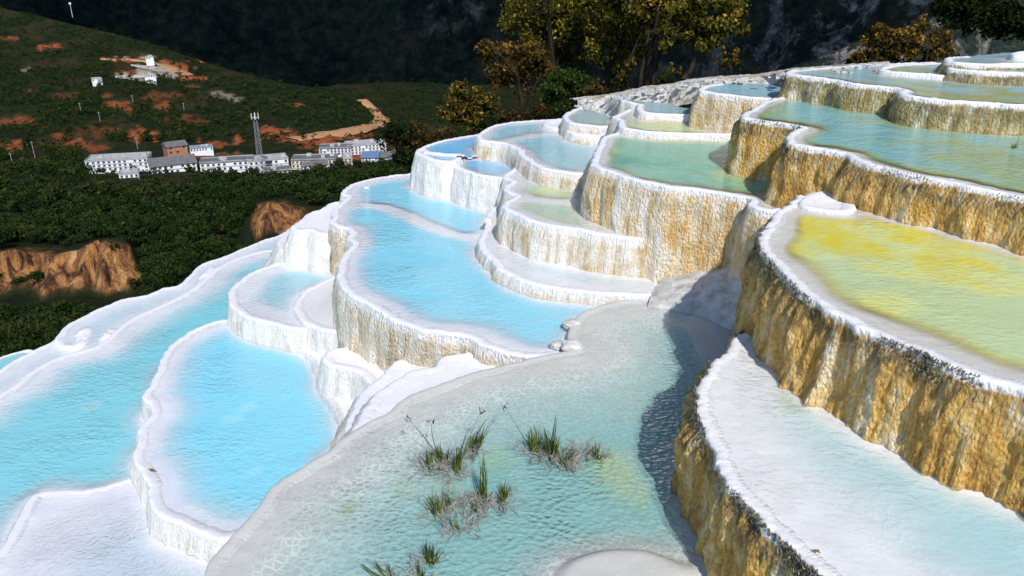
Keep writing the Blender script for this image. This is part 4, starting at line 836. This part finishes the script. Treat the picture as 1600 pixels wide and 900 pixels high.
def box(x0, x1, y0, y1, z0, z1):
    V = np.array([[x, y, z] for x in (x0, x1) for y in (y0, y1) for z in (z0, z1)], float)
    return V, np.array([[0, 1, 3, 2], [4, 6, 7, 5], [0, 4, 5, 1], [2, 3, 7, 6], [0, 2, 6, 4], [1, 5, 7, 3]])
M_PLASTER = plain('white_plaster', (0.74, 0.75, 0.78), 0.8, 0.12, 0.3); M_CREAMP = plain('cream_plaster', (0.68, 0.64, 0.52), 0.8, 0.12, 0.3)
M_BRICK = plain('orange_brick', (0.42, 0.19, 0.10), 0.85, 0.3, 0.8); M_ROOF = plain('grey_roof', (0.16, 0.16, 0.17), 0.8, 0.4, 0.5)
M_PALER = plain('pale_roof_slab', (0.46, 0.46, 0.47), 0.8, 0.3, 0.3); M_WIN = plain('dark_window', (0.03, 0.04, 0.06), 0.3, 0.3, 1.0)
M_BLUE = plain('blue_sheet_roof', (0.12, 0.20, 0.34), 0.5, 0.2, 0.6); M_STEEL = plain('grey_steel', (0.28, 0.29, 0.30), 0.5, 0.2, 2.0); M_GREYW = plain('grey_concrete', (0.42, 0.42, 0.43), 0.8, 0.2, 0.5)
M_PARA = plain('sooty_parapet', (0.34, 0.35, 0.37), 0.8, 0.4, 0.4)
WINM = mesh_np('window', *box(-0.62, 0.62, -0.10, 0.06, -0.62, 0.66), [M_WIN], smooth=False)
FRM = mesh_np('window_sill', *box(-0.8, 0.8, -0.28, 0.06, -0.82, -0.66), [M_PALER], smooth=False)
def building(u0, u1, vt, vb, dist, depth, rot, floors, cols, wall, roof, label, gable=False, doorway=False, skip=()):
    um = (u0 + u1) / 2; p, k = ground_at(um, vb, 6)
    base = at_d(um, vb, dist)
    sl = np.linalg.norm(base); w = (u1 - u0) / FPX * sl / max(0.6, math.cos(R(rot))); h = at_d(um, vt, dist)[2] - base[2] - (0.0 if gable else 1.3)
    h = max(h, 2.6)
    o = bpy.data.objects.new('village_building', None); col.objects.link(o); o.location = base
    o.rotation_euler = (0, 0, R(rot) - math.atan2(base[0], base[1])); o['label'] = label; o['category'] = 'building'; o['group'] = 'buildings of the village below'
    link('wall', mesh_np('wall', *box(-w / 2, w / 2, 0, depth, -8, h), [wall], smooth=False), o)
    if gable:
        V = np.array([[-w/2-.6,-.8,h],[w/2+.6,-.8,h],[w/2+.6,depth+.8,h],[-w/2-.6,depth+.8,h],[-w/2-.6,depth/2,h+depth*.22],[w/2+.6,depth/2,h+depth*.22],
                      [-w/2-.6,-.8,h-.25],[w/2+.6,-.8,h-.25],[w/2+.6,depth+.8,h-.25],[-w/2-.6,depth+.8,h-.25]], float)
        F = np.array([[0,1,5,4],[2,3,4,5],[0,4,3,3],[1,2,5,5],[6,7,1,0],[8,9,3,2],[9,6,0,3],[7,8,2,1],[6,9,8,7]])
        me = bpy.data.meshes.new('roof'); me.from_pydata([tuple(v) for v in V], [], [tuple(dict.fromkeys(f)) for f in F.tolist()]); me.materials.append(roof); link('roof', me, o)
    else:
        link('roof', mesh_np('roof', *box(-w / 2 - .35, w / 2 + .35, -.45, depth + .35, h + .01, h + .35), [roof], smooth=False), o)
        link('parapet', mesh_np('parapet', *merge([box(-w / 2, w / 2, -.2, .1, h + .36, h + 1.0), box(-w / 2, w / 2, depth - .3, depth, h + .36, h + 1.0), box(-w / 2, -w / 2 + .3, .11, depth - .31, h + .36, h + 1.0), box(w / 2 - .3, w / 2, .11, depth - .31, h + .36, h + 1.0)]), [M_PARA], smooth=False), o)
        rr = random.Random(int(u0)); bx = []
        for _ in range(max(2, int(w / 9))):
            x = rr.uniform(-w / 2 + 1.5, w / 2 - 3.5); y = rr.uniform(1.5, depth - 3); s_ = rr.uniform(1.0, 2.4); bx.append(box(x, x + s_ * 1.4, y, y + s_, h + .36, h + .36 + rr.uniform(.9, 2.4)))
        link('rooftop_hut', mesh_np('rooftop_hut', *merge(bx), [M_PALER], smooth=False), o)
    fh = h / floors
    if floors > 1: link('floor_band', mesh_np('floor_band', *merge([box(-w / 2 - .05, w / 2 + .05, -.28, -.02, f * fh - .12, f * fh + .12) for f in range(1, floors)]), [M_PARA], smooth=False), o)
    for f in range(floors):
        for c in range(cols):
            if (f, c) in skip or (int(u0) * 7 + f * 13 + c * 31) % 9 == 0: continue
            x = -w / 2 + (c + 0.5) * w / cols; z = (f + 0.55) * fh
            wo = link('window', WINM, o, loc=(x, 0, z)); wo.scale = (min(1.3, w / cols / 2.6), 1, min(1.2, fh / 2.9)); link('window_sill', FRM, wo)
    # side windows on the sunny end wall
    for f in range(floors):
        for c in range(max(1, int(depth / 4.5))):
            wo = link('window', WINM, o, loc=(w / 2 if rot > 0 else -w / 2, (c + .5) * depth / max(1, int(depth / 4.5)), (f + .55) * fh), rotz=R(90 if rot > 0 else -90))
    if doorway:
        link('doorway', mesh_np('doorway', *box(-1.8, 1.8, -.25, .1, -1, h * .95), [M_WIN], smooth=False), o)
    return o
building(501, 548, 229, 243, 545, 12, -6, 3, 9, M_PLASTER, M_ROOF, 'white block with three floors behind the cream hall, left of the tall block')
building(545, 603, 224, 245, 555, 14, 8, 4, 11, M_PLASTER, M_PALER, 'tallest white apartment block at the right end of the village')
building(300, 331, 231, 236.5, 560, 6, 3, 1, 8, M_PLASTER, M_BLUE, 'long low white shed beside the brick house above the sports field')
building(265, 292, 228, 241, 530, 11, 14, 2, 3, M_BRICK, M_ROOF, 'small brick house with a grey gable roof above the village', gable=True)
building(244, 304, 257, 271, 470, 16, 5, 2, 8, M_PLASTER, M_ROOF, 'low white building with a wide grey roof left of the long school block', gable=True)
building(146, 224, 247, 266, 478, 15, -13, 3, 12, M_PLASTER, M_PALER, 'long white building with ribbed facade at the left end of the village')
building(320, 394, 250, 273, 462, 12, -4, 3, 10, M_PLASTER, M_ROOF, 'long white school block with rows of windows left of the lattice mast', skip=[(0, 3), (0, 4)])
building(394, 450, 247, 271, 468, 12, 5, 3, 8, M_PLASTER, M_PALER, 'white block with a dark entrance slot right behind the lattice mast', doorway=True)
building(418, 455, 264, 277, 452, 10, 5, 2, 6, M_GREYW, M_ROOF, 'small grey concrete annexe in front of the white block by the mast')
building(459, 524, 247, 268, 490, 13, -8, 3, 11, M_CREAMP, M_ROOF, 'cream school hall with a dark roof, right of the mast')
building(538, 551, 245, 260, 488, 9, 6, 3, 2, M_CREAMP, M_PALER, 'narrow cream block beside the dark trees')
building(566, 590, 246, 255, 500, 12, -10, 2, 5, M_PLASTER, M_BLUE, 'white house with a blue metal roof in the right part of the village', gable=True)
building(592, 622, 245, 254, 505, 12, 8, 2, 5, M_GREYW, M_ROOF, 'grey house nearest to the terraces at the right edge of the village', gable=True)
building(475, 512, 258, 269, 470, 8, 6, 2, 5, M_PLASTER, M_ROOF, 'small white gabled house in front of the cream school hall', gable=True)
building(190, 215, 272, 279, 430, 9, -6, 1, 4, M_PLASTER, M_PALER, 'half hidden white house among the trees below the village')
building(228, 242, 118.6, 121.5, 960, 10, 0, 1, 4, M_PLASTER, M_PALER, 'low white hut on the cleared hilltop site')
building(146, 158, 124.4, 127, 930, 8, 5, 1, 4, M_PLASTER, M_PALER, 'white farmhouse on the hillside left of the cleared site')
building(229, 239, 90.5, 93, 1090, 8, 0, 1, 3, M_PLASTER, M_PALER, 'white house at the top edge of the cleared site')
# stone walls of the cleared site
for (a, b, lab) in (((180, 121), (262, 119), 'long pale retaining wall below the cleared hilltop site'), ((205, 103), (258, 108), 'upper pale retaining wall on the cleared hilltop site')):
    P0, _ = ground_at(*a); P1, _ = ground_at(*b)
    if P0 is not None and P1 is not None:
        dv = P1 - P0; L_ = np.hypot(dv[0], dv[1]); o = link('retaining_wall', mesh_np('retaining_wall', *box(0, L_, -.4, .4, -4, 2.2), [M_PALER], smooth=False), label=lab, cat='wall', loc=tuple(P0)); o.rotation_euler = (0, -math.atan2(dv[2], L_), math.atan2(dv[1], dv[0]))

def pole(u, vt, vb, dist, label):
    b = at_d(u, vb, dist); h = at_d(u, vt, dist)[2] - b[2]
    o = bpy.data.objects.new('utility_pole', None); col.objects.link(o); o.location = b; o['label'] = label; o['category'] = 'utility pole'; o['group'] = 'utility poles in the valley'
    link('shaft', mesh_np('shaft', *tube([[0, 0, -3], [0, 0, h * .5], [0, 0, h]], [.17, .14, .09], 8), [M_GREYW]), o)
    link('crossarm', mesh_np('crossarm', *box(-1.1, 1.1, -.1, .1, h - 1.3, h - 1.05), [M_STEEL], smooth=False), o)
for a in ((220.5, 254, 296, 420, 'tall pale pole in front of the left end of the village'), (471, 262, 288, 420, 'pale pole below the cream school hall'), (526, 262, 285, 425, 'pale pole beside the short dirt path right of the village'),
          (53.5, 220, 241, 560, 'pole alone on the dark slope at the far left'), (125, 160, 167, 720, 'short pole high on the hillside below the cleared site'), (155.5, 174, 184, 690, 'pole on the hillside above the left end of the village'),
          (214, 214, 226, 600, 'pole beside the bright red bank above the brick house'), (207, 148, 156, 800, 'tiny pole under the cleared hilltop site'), (287, 160, 167, 760, 'pole on the grey slope left of the dirt road'), (18, 238, 250, 540, 'pole near the left edge above the gorge forest')): pole(*a)
# lattice mast
b = at_d(411.5, 288, 440); hh = at_d(411.5, 184, 440)[2] - b[2]
o = bpy.data.objects.new('lattice_mast', None); col.objects.link(o); o.location = b; o['label'] = 'tall steel lattice phone mast with antennas rising in front of the village'; o['category'] = 'mast'
for sx in (-1, 1):
    for sy in (-1, 1): link('leg', mesh_np('leg', *tube([[sx * 1.9, sy * 1.9, -3], [sx * 1.2, sy * 1.2, hh * .5], [sx * .8, sy * .8, hh]], [.13, .10, .08], 6), [M_STEEL]), o)
br = []
nlev = 16
for q in range(nlev):
    z0 = hh * q / nlev; z1 = hh * (q + 1) / nlev; f = lambda z: 1.9 - .7 * min(1, z / (hh * .5)) - .4 * max(0, z / hh - .5) * 2
    a, c = f(z0), f(z1)
    for A, B in (((-a, -a, z0), (c, -c, z1)), ((a, -a, z0), (-c, -c, z1)), ((-a, a, z0), (c, c, z1)), ((-a, -a, z0), (-c, c, z1)), ((a, -a, z0), (c, c, z1)), ((-c, -c, z1), (c, -c, z1)), ((-c, c, z1), (c, c, z1))):
        br.append(tube([A, B], [.05, .05], 4))
link('brace', mesh_np('brace', *merge(br), [M_STEEL]), o)
link('platform', mesh_np('platform', *box(-1.9, 1.9, -1.9, 1.9, hh, hh + .15), [M_STEEL], smooth=False), o)
for q in range(6):
    a = q * math.pi / 3 + .3; V, F = box(-.22, .22, -.1, .1, hh - .6, hh + 2.4); V = V @ np.array([[math.cos(a), math.sin(a), 0], [-math.sin(a), math.cos(a), 0], [0, 0, 1]]); V += [math.sin(a) * 2.1, -math.cos(a) * 2.1, 0]
    link('antenna', mesh_np('antenna', V, F, [M_PLASTER], smooth=False), o)
# relay mast on the left ridge
b, _ = ground_at(113, 24, 10)
if b is None: b = at_d(113, 24, 1330)
h2 = 16 / FPX * np.linalg.norm(b)
o = bpy.data.objects.new('relay_mast', None); col.objects.link(o); o.location = b; o['label'] = 'small relay mast on top of the left ridge'; o['category'] = 'mast'
link('shaft', mesh_np('shaft', *tube([[0, 0, -3], [0, 0, h2]], [.6, .4], 6), [M_PALER]), o); link('antenna', mesh_np('antenna', *box(-1.6, 1.6, -.5, .5, h2 - 3, h2 - .2), [M_PLASTER], smooth=False), o)

# ------------------------------------------------------------------ autumn trees behind the terraces
LM = {
 'olive': leaf_mat('olive_yellow_leaves', [(0.0, (0.016, 0.016, 0.005)), (0.4, (0.060, 0.052, 0.012)), (0.75, (0.16, 0.115, 0.022)), (1.0, (0.34, 0.21, 0.045))]),
 'rust': leaf_mat('rust_brown_leaves', [(0.0, (0.016, 0.011, 0.005)), (0.4, (0.070, 0.048, 0.012)), (0.75, (0.175, 0.115, 0.022)), (1.0, (0.38, 0.21, 0.04))]),
 'gold': leaf_mat('gold_green_leaves', [(0.0, (0.014, 0.018, 0.005)), (0.4, (0.060, 0.062, 0.012)), (0.75, (0.165, 0.145, 0.022)), (1.0, (0.42, 0.30, 0.045))]),
 'green': leaf_mat('dark_green_leaves', [(0.0, (0.008, 0.016, 0.005)), (0.5, (0.030, 0.055, 0.012)), (1.0, (0.085, 0.11, 0.025))]),
 'brown': leaf_mat('brown_undergrowth_leaves', [(0.0, (0.012, 0.009, 0.005)), (0.5, (0.045, 0.032, 0.012)), (1.0, (0.13, 0.085, 0.03))]),
 'ever': leaf_mat('evergreen_leaves', [(0.0, (0.005, 0.009, 0.004)), (0.6, (0.018, 0.028, 0.008)), (1.0, (0.05, 0.06, 0.015))]),
}
def near_tree(name, label, cat, d, blobs_, trunk, mat, leaf=0.085, dens=1.0, seed=0, group=None, extra=()):
    """blobs_: foliage masses (u, v, radius in picture units at distance d); trunk: polylines of (u, v, thickness)"""
    rg = np.random.default_rng(seed); base = at_d(trunk[0][0][0], trunk[0][0][1], d)
    o = bpy.data.objects.new(name, None); col.objects.link(o); o.location = base; o['label'] = label; o['category'] = cat
    if group: o['group'] = group
    k = lambda: d / FPX
    tb = []
    ends = []
    for br_ in trunk:
        P = []; Rr = []; dy = 0.0; wob = rg.uniform(-0.4, 0.4)
        for q, (u, v, th) in enumerate(br_):
            P.append(at_d(u, v, d + wob * q) - base); Rr.append(th * d / FPX * 0.5)
        P = np.array(P); n = len(P)
        if n > 2:
            tt = np.linspace(0, n - 1, (n - 1) * 4 + 1); P = np.stack([np.interp(tt, range(n), P[:, i]) for i in range(3)], 1); Rr = np.interp(tt, range(n), Rr)
            for _ in range(2): P[1:-1] = (P[:-2] + 2 * P[1:-1] + P[2:]) / 4
            P += 0.04 * d / 30 * np.stack([vn(tt * 1.7, tt * 0 + seed), vn(tt * 1.7, tt * 0 + seed + 5), tt * 0], 1)
        tb.append(tube(P, Rr, 8)); ends.append((P[-1], Rr[-1]))
    Vs = []; Fs = []; tn = []; cnt = 0
    for (u, v, r) in blobs_:
        rad = r * d / FPX; c = at_d(u, v, d + rg.uniform(-0.5, 0.5) * rad) - base
        # a limb from the nearest trunk end towards the mass, with forks
        e, er = min(ends, key=lambda a: np.linalg.norm(a[0] - c)); mid = (e + c) / 2 + rg.normal(0, 0.12 * rad, 3); mid[2] -= 0.1 * rad
        tb.append(tube([e, mid, c + [0, 0, .2 * rad]], [max(er * .7, .012 * d / 30), max(er * .42, .009 * d / 30), .005], 5))
        ncl = max(6, int(14 * dens)); cl = rg.normal(size=(ncl, 3)); cl /= np.linalg.norm(cl, axis=1)[:, None]; cl *= (0.25 + 0.62 * rg.random(ncl))[:, None] * rad
        for q in range(0, ncl, 2):
            tb.append(tube([mid, (mid + c + cl[q]) / 2 + rg.normal(0, .05 * rad, 3), c + cl[q]], [.012 * d / 30, .008 * d / 30, .003], 4))
        n = int(max(dens, 0.5) * 11.5 * (rad / leaf) ** 2); w = rg.integers(0, ncl, n); dd = rg.normal(size=(n, 3)); dd /= np.linalg.norm(dd, axis=1)[:, None]
        cr_ = 0.46 * rad * (0.7 + 0.6 * rg.random(ncl)); P = c + cl[w] + dd * (cr_[w] * rg.random(n) ** 0.55)[:, None] * [1, 1, .75]
        V, F = leaf_quads(P, leaf * 0.8, rg); Vs.append(V); Fs.append(F + cnt); cnt += len(V)
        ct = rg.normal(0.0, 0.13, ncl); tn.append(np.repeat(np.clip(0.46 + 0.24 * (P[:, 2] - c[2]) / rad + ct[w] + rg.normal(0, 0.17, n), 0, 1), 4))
    link('trunk', mesh_np('trunk', *merge(tb), [M_BARK]), o)
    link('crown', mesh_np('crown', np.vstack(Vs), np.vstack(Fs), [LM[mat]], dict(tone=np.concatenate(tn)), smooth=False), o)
    return o
near_tree('autumn_tree', 'small round olive yellow tree at the left, above the sky blue pool', 'tree', 26, [(712,160,30),(735,152,27),(757,172,28),(700,182,20),(740,185,28),(722,140,16),(765,158,18)], [[(745,222,7),(742,200,6),(736,178,4)]], 'olive', seed=1)
near_tree('autumn_tree', 'rust brown tree with orange leaf tips between the olive and the tall tree', 'tree', 28, [(765,85,22),(800,95,34),(830,82,28),(785,118,28),(818,122,30),(848,110,20),(760,68,10),(842,78,18)], [[(819,215,11),(816,180,9),(814,150,7),(808,120,5)], [(816,170,5),(835,140,4),(845,110,3)]], 'rust', dens=1.1, seed=2)
near_tree('autumn_tree', 'tall golden green tree whose crown leaves the picture above the rust brown tree', 'tree', 31, [(810,30,34),(850,15,40),(895,30,42),(940,5,40),(880,85,26),(905,100,20),(870,55,34),(825,52,28),(920,20,32),(850,-30,50),(905,-30,45),(798,8,18),(905,62,24),(795,45,14)], [[(862,200,12),(864,150,11),(862,100,9),(858,50,6),(860,0,4)], [(864,110,6),(890,70,4),(900,40,3)]], 'gold', seed=3)
near_tree('dark_bush', 'dark green leafy bush on the slope under the tall trees', 'bush', 24, [(890,125,30),(860,140,24),(915,135,26),(875,160,26),(905,160,24),(935,148,14)], [[(890,205,8),(888,175,6),(886,150,4)]], 'green', leaf=.07, seed=4)
near_tree('autumn_tree', 'broad dark tree with a leaning trunk in the middle of the row', 'tree', 28, [(960,20,42),(1000,80,18),(975,118,16),(985,60,34),(950,60,28),(930,85,24),(1000,25,36),(968,95,22),(1035,40,30),(965,-25,45),(1020,-20,40)], [[(975,150,14),(960,130,13),(945,108,10),(935,80,7),(940,50,5)], [(950,112,6),(965,80,5),(975,50,4)]], 'gold', dens=1.0, seed=5)
near_tree('autumn_tree', 'dark tree with three close upright trunks standing on the apron edge', 'tree', 26, [(1010,15,30),(1035,-5,40),(1050,35,24),(1000,-30,36),(985,100,13),(972,118,10)], [[(1001,140,7),(1004,105,6),(1012,60,5),(1015,20,4)], [(1012,140,7),(1014,100,6),(1022,55,5),(1030,10,4)], [(1021,138,10),(1024,100,9),(1032,60,7),(1040,15,5)]], 'olive', dens=1.0, seed=6)
near_tree('autumn_tree', 'yellow green maple on a thin curved trunk at the right end of the row', 'tree', 25, [(1090,30,34),(1060,20,32),(1045,70,16),(1150,15,22),(1120,45,30),(1145,35,24),(1100,62,22),(1065,50,22),(1130,10,34),(1085,0,34),(1160,48,14),(1118,66,13)], [[(1068,126,10),(1078,112,8),(1083,95,7),(1085,75,6),(1090,50,4)], [(1078,113,5),(1072,118,5),(1064,126,5)]], 'gold', dens=1.0, seed=7)
near_tree('yellow_shrub', 'thin yellow green shrub on the apron edge between two trunks', 'bush', 22, [(1050,108,10),(1062,112,8),(1042,115,7),(1140,88,12),(1152,95,9)][:3], [[(1052,130,3),(1051,115,2)]], 'gold', leaf=.07, dens=.5, seed=8)
near_tree('yellow_shrub', 'thin yellow green shrub against the dark mountain right of the maple', 'bush', 24, [(1140,90,13),(1155,98,10),(1128,98,9),(1150,82,7)], [[(1143,124,3),(1142,105,2)]], 'olive', leaf=.07, dens=.45, seed=9)
near_tree('rust_bush', 'wide rust orange bush behind the upper right pool', 'bush', 30, [(1360,70,24),(1345,90,16),(1395,62,26),(1385,88,20),(1430,65,26),(1465,65,24),(1420,90,18),(1455,88,20),(1480,80,16),(1375,48,16),(1440,42,16),(1480,58,12),(1330,92,9)], [[(1400,125,9),(1400,100,7),(1405,80,5)], [(1440,125,8),(1445,95,6),(1450,75,4)]], 'rust', dens=1.0, seed=10)
near_tree('evergreen_tree', 'dark evergreen branch mass in the top right corner', 'tree', 20, [(1490,15,30),(1520,28,30),(1570,38,28),(1480,30,16),(1540,10,40),(1585,20,40),(1620,30,45),(1510,40,18),(1560,48,20),(1600,50,22),(1470,5,20),(1550,-40,60)], [[(1640,140,20),(1635,80,16),(1620,30,12)]], 'ever', leaf=.06, seed=11)
near_tree('fern_bush', 'little yellow green shrub growing on the rim in the top right corner', 'bush', 11.5, [(1583,92,8),(1596,90,9),(1590,99,8),(1604,96,9),(1578,97,5)], [[(1594,104,3),(1593,97,2)]], 'gold', leaf=.022, dens=.5, seed=12)
# undergrowth on the slope beneath the trees
for q, (u, v, r, m_, lab) in enumerate([(620,205,26,'ever','dark bush at the left end of the undergrowth, above the grey house'),(655,215,26,'brown','brown bush below the olive yellow tree'),(690,215,24,'brown','brown bush right under the olive yellow tree, next to the sky blue pool'),(640,240,22,'ever','dark low bush touching the white wall of the sky blue pool'),(770,195,22,'ever','dark bush behind the light teal pool, left of the rust brown tree'),(800,180,20,'brown','brown thicket at the foot of the rust brown tree'),(845,175,20,'brown','brown thicket between the rust brown tree and the dark green bush'),(870,178,16,'ever','dark low bush behind the islet shelf'),(930,140,18,'brown','brown thicket at the foot of the leaning trunk'),(960,135,14,'ever','dark bush behind the cracked stone apron'),(1040,120,12,'ever','small dark bush right of the three upright trunks'),(735,212,14,'brown','small brown bush by the light teal pool corner')]):
    near_tree('undergrowth_bush', lab, 'bush', 21 if u < 780 else 19, [(u, v, r), (u + r * .7, v + 5, r * .7), (u - r * .7, v + 6, r * .7), (u, v + r * .7, r * .8)], [[(u, v + r * 1.4, 4), (u, v, 2)]], m_, leaf=.06, dens=.8, seed=40 + q, group='bushes on the slope behind the terraces')

# ------------------------------------------------------------------ sedges standing in the teal pool
M_BLADE = leaf_mat('sedge_blades', [(0.0, (0.035, 0.055, 0.012)), (0.5, (0.09, 0.15, 0.02)), (1.0, (0.22, 0.27, 0.06))], 0.2)
M_DEAD = rock_mat('calcified_dead_stems', (0.20, 0.19, 0.16), (0.34, 0.33, 0.29), (0.48, 0.47, 0.43), 20, 0.4)
M_SEED = plain('dark_seed_heads', (0.045, 0.030, 0.020), 0.9, 0.4, 40)
def blade(b, tip, w, rg, bend=0.15):
    b = np.array(b); tip = np.array(tip); L_ = np.linalg.norm(tip - b); s_ = np.array([rg.normal(), rg.normal() * .6, 0.2]); s_ /= np.linalg.norm(s_)
    ctl = (b + tip) / 2 + s_ * L_ * bend * rg.uniform(-1, 1) + [0, 0, L_ * .08]
    t_ = np.linspace(0, 1, 7)[:, None]; P = (1 - t_) ** 2 * b + 2 * t_ * (1 - t_) * ctl + t_ ** 2 * tip
    return tube(P, w * np.array([.7, 1, 1, .9, .7, .45, .08]), 3)
def sedge(label, z, bases, seed, dead=14, deadr=0.16, dead_on=True, wb=0.0048):
    """bases: list of ((u,v) of the foot, [(u,v) of blade tips], n extra short blades, [(u,v) of seed-head tips])"""
    rg = np.random.default_rng(seed); u0, v0 = bases[0][0]; org = p3(u0, v0, z)
    o = bpy.data.objects.new('sedge_clump', None); col.objects.link(o); o.location = org; o['label'] = label; o['category'] = 'grass clump'
    bl = []; sd_ = []; dd_ = []; tn = []
    for (u, v), tips, nx2, seeds in bases:
        f = p3(u, v, z); dist_ = f[1]; hpx = dist_ / FPX
        def add(tu, tv, w=wb):
            q = f + [rg.normal(0, .012), rg.normal(0, .012), -0.05]; tp_ = at_d(tu, tv, dist_ + rg.normal(0, .05)); V, F = blade(q - org, tp_ - org, w, rg); bl.append((V, F)); tn.append(np.full(len(V), rg.random())); return tp_ - org
        for tu, tv in tips:
            add(tu, tv)
            for _ in range(5): add(tu + rg.normal(0, 4), v + (tv - v) * rg.uniform(.6, 1.0), wb * .8)
        for _ in range(nx2): add(u + rg.normal(0, 8), v - abs(rg.normal(20, 8)), wb * .7)
        for tu, tv in seeds:
            e = add(tu, tv, wb * .8)
            for _ in range(9):
                q = e + rg.normal(0, .012, 3); sd_.append(tube([q, q + rg.normal(0, .014, 3) + [0, 0, .006]], [.004, .0016], 4))
        for _ in range(int(dead * 1.5) if dead_on else 0):
            a = rg.uniform(0, 6.28); r_ = deadr * rg.uniform(.3, 1); p0 = f - org + [rg.normal(0, .02), rg.normal(0, .02), -.06]; p1 = p0 + [math.cos(a) * r_ * .5, math.sin(a) * r_ * .5, .06 + .05 * rg.random()]; p2 = p0 + [math.cos(a) * r_, math.sin(a) * r_, .05 + abs(rg.normal(0, .05))]
            dd_.append(tube([p0, p1, p2], [.0042, .0036, .0018], 4))
            for _ in range(4):
                b2 = p1 + (p2 - p1) * rg.random(); dd_.append(tube([b2, b2 + rg.normal(0, .03, 3) + [0, 0, .03]], [.0024, .0012], 3))
    V, F = merge(bl); link('green_blades', mesh_np('green_blades', V, F, [M_BLADE], dict(tone=np.concatenate(tn))), o)
    if dd_: link('dead_stems', mesh_np('dead_stems', *merge(dd_), [M_DEAD]), o)
    if sd_: link('seed_heads', mesh_np('seed_heads', *merge(sd_), [M_SEED]), o)
zf = -3.6
sedge('sedge clump with two drooping seed heads, leftmost of the tall ones in the teal pool', zf, [((694,722), [(668,698),(688,690),(700,700),(681,694)], 8, [(637,654),(674,660)]), ((672,732), [(665,700),(676,702)], 4, [])], 1, 16, .22)
sedge('sedge clump leaning right with one seed head, beside the two drooping ones', zf, [((712,738), [(732,674),(712,694),(718,700)], 6, [(752,642)]), ((740,704), [(737,672),(744,673),(765,652),(756,660)], 3, [])], 2, 16, .2)
sedge('thin upright sedge tuft between the leaning clump and the lowest stubs', zf, [((756,784), [(754,700),(756,712),(758,724)], 4, []), ((786,784), [(790,744),(784,752),(792,756)], 4, [])], 3, 15, .2)
sedge('short bright green sedge stubs in front of the upright tuft', zf, [((684,804), [(668,772),(676,776),(680,768)], 4, []), ((706,794), [(694,768),(700,776)], 2, []), ((741,800), [(739,776)], 1, []), ((720,826), [(706,806)], 0, [])], 4, 15, .22)
sedge('densest sedge clump, right of centre, with one long stem arching left', zf, [((838,706), [(828,664),(834,662),(842,668),(824,672)], 7, [(788,634)]), ((862,716), [(870,642),(852,668),(848,664),(868,676),(876,680),(858,680)], 12, []), ((882,726), [(876,694),(896,698)], 3, [])], 5, 20, .24)
sedge('few bent brown sedge stems at the right edge of the densest clump', zf, [((932,716), [(945,706),(930,690),(940,710)], 1, []), ((915,708), [(928,700)], 0, [])], 6, 10, .2)
sedge('short sedge tuft near the bottom edge below the bright stubs', zf, [((672,878), [(666,842),(668,850),(676,848),(690,855)], 7, [])], 7, 8, .14)
sedge('sparse sedge stalks cut by the bottom edge of the picture', zf, [((612,905), [(584,872),(606,880),(565,880)], 3, []), ((656,905), [(652,875),(660,885)], 2, [])], 8, 6, .12)
sedge('small green tuft against the ochre wall on the lime pool terrace', -3.1, [((1024,367), [(1018,349),(1023,347),(1028,352)], 14, [])], 9, dead_on=False, wb=.003)
sedge('faint thin tuft left of the small green tuft by the ochre wall', -3.1, [((990,364), [(990,350),(993,352)], 2, [])], 10, dead_on=False, wb=.003)
sedge('dark dry stalks sticking out of the broad green and blue pool', -1.8, [((1586,231), [(1584,222),(1588,219),(1581,224)], 2, [])], 11, dead_on=False, wb=.003)
# fallen leaves and twigs
M_LEAFB = plain('dry_orange_leaf', (0.34, 0.15, 0.05), 0.7, 0.4, 60)
def fallen(u, v, z, s_, label):
    rg = np.random.default_rng(int(u)); P = p3(u, v, z + .012); pr = []
    for q in range(5):
        a = rg.uniform(0, 6.28); c = rg.normal(0, s_ * .4, 3) * [1, 1, .1]; x = np.linspace(-1, 1, 6); w = (1 - x ** 2) * .35 * s_; zc_ = .25 * s_ * x ** 2
        V = np.concatenate([np.c_[x * s_, w, zc_], np.c_[x * s_, -w, zc_]]); V = np.c_[V[:, 0] * math.cos(a) - V[:, 1] * math.sin(a), V[:, 0] * math.sin(a) + V[:, 1] * math.cos(a), V[:, 2]] + c
        pr.append((V, np.array([[i, i + 1, i + 7, i + 6] for i in range(5)])))
    link('fallen_leaves', mesh_np('fallen_leaves', *merge(pr), [M_LEAFB]), label=label, cat='leaf', loc=tuple(P))
fallen(238, 735, -4.69, .028, 'orange dead leaves stuck on the left rim of the bright blue oval pool')
fallen(1276, 860, -2.865, .016, 'dry orange leaf on the rim of the shallow terrace at the lower right')
fallen(819, 562, -3.6, .010, 'tiny brown leaf on the grey edge of the teal pool')
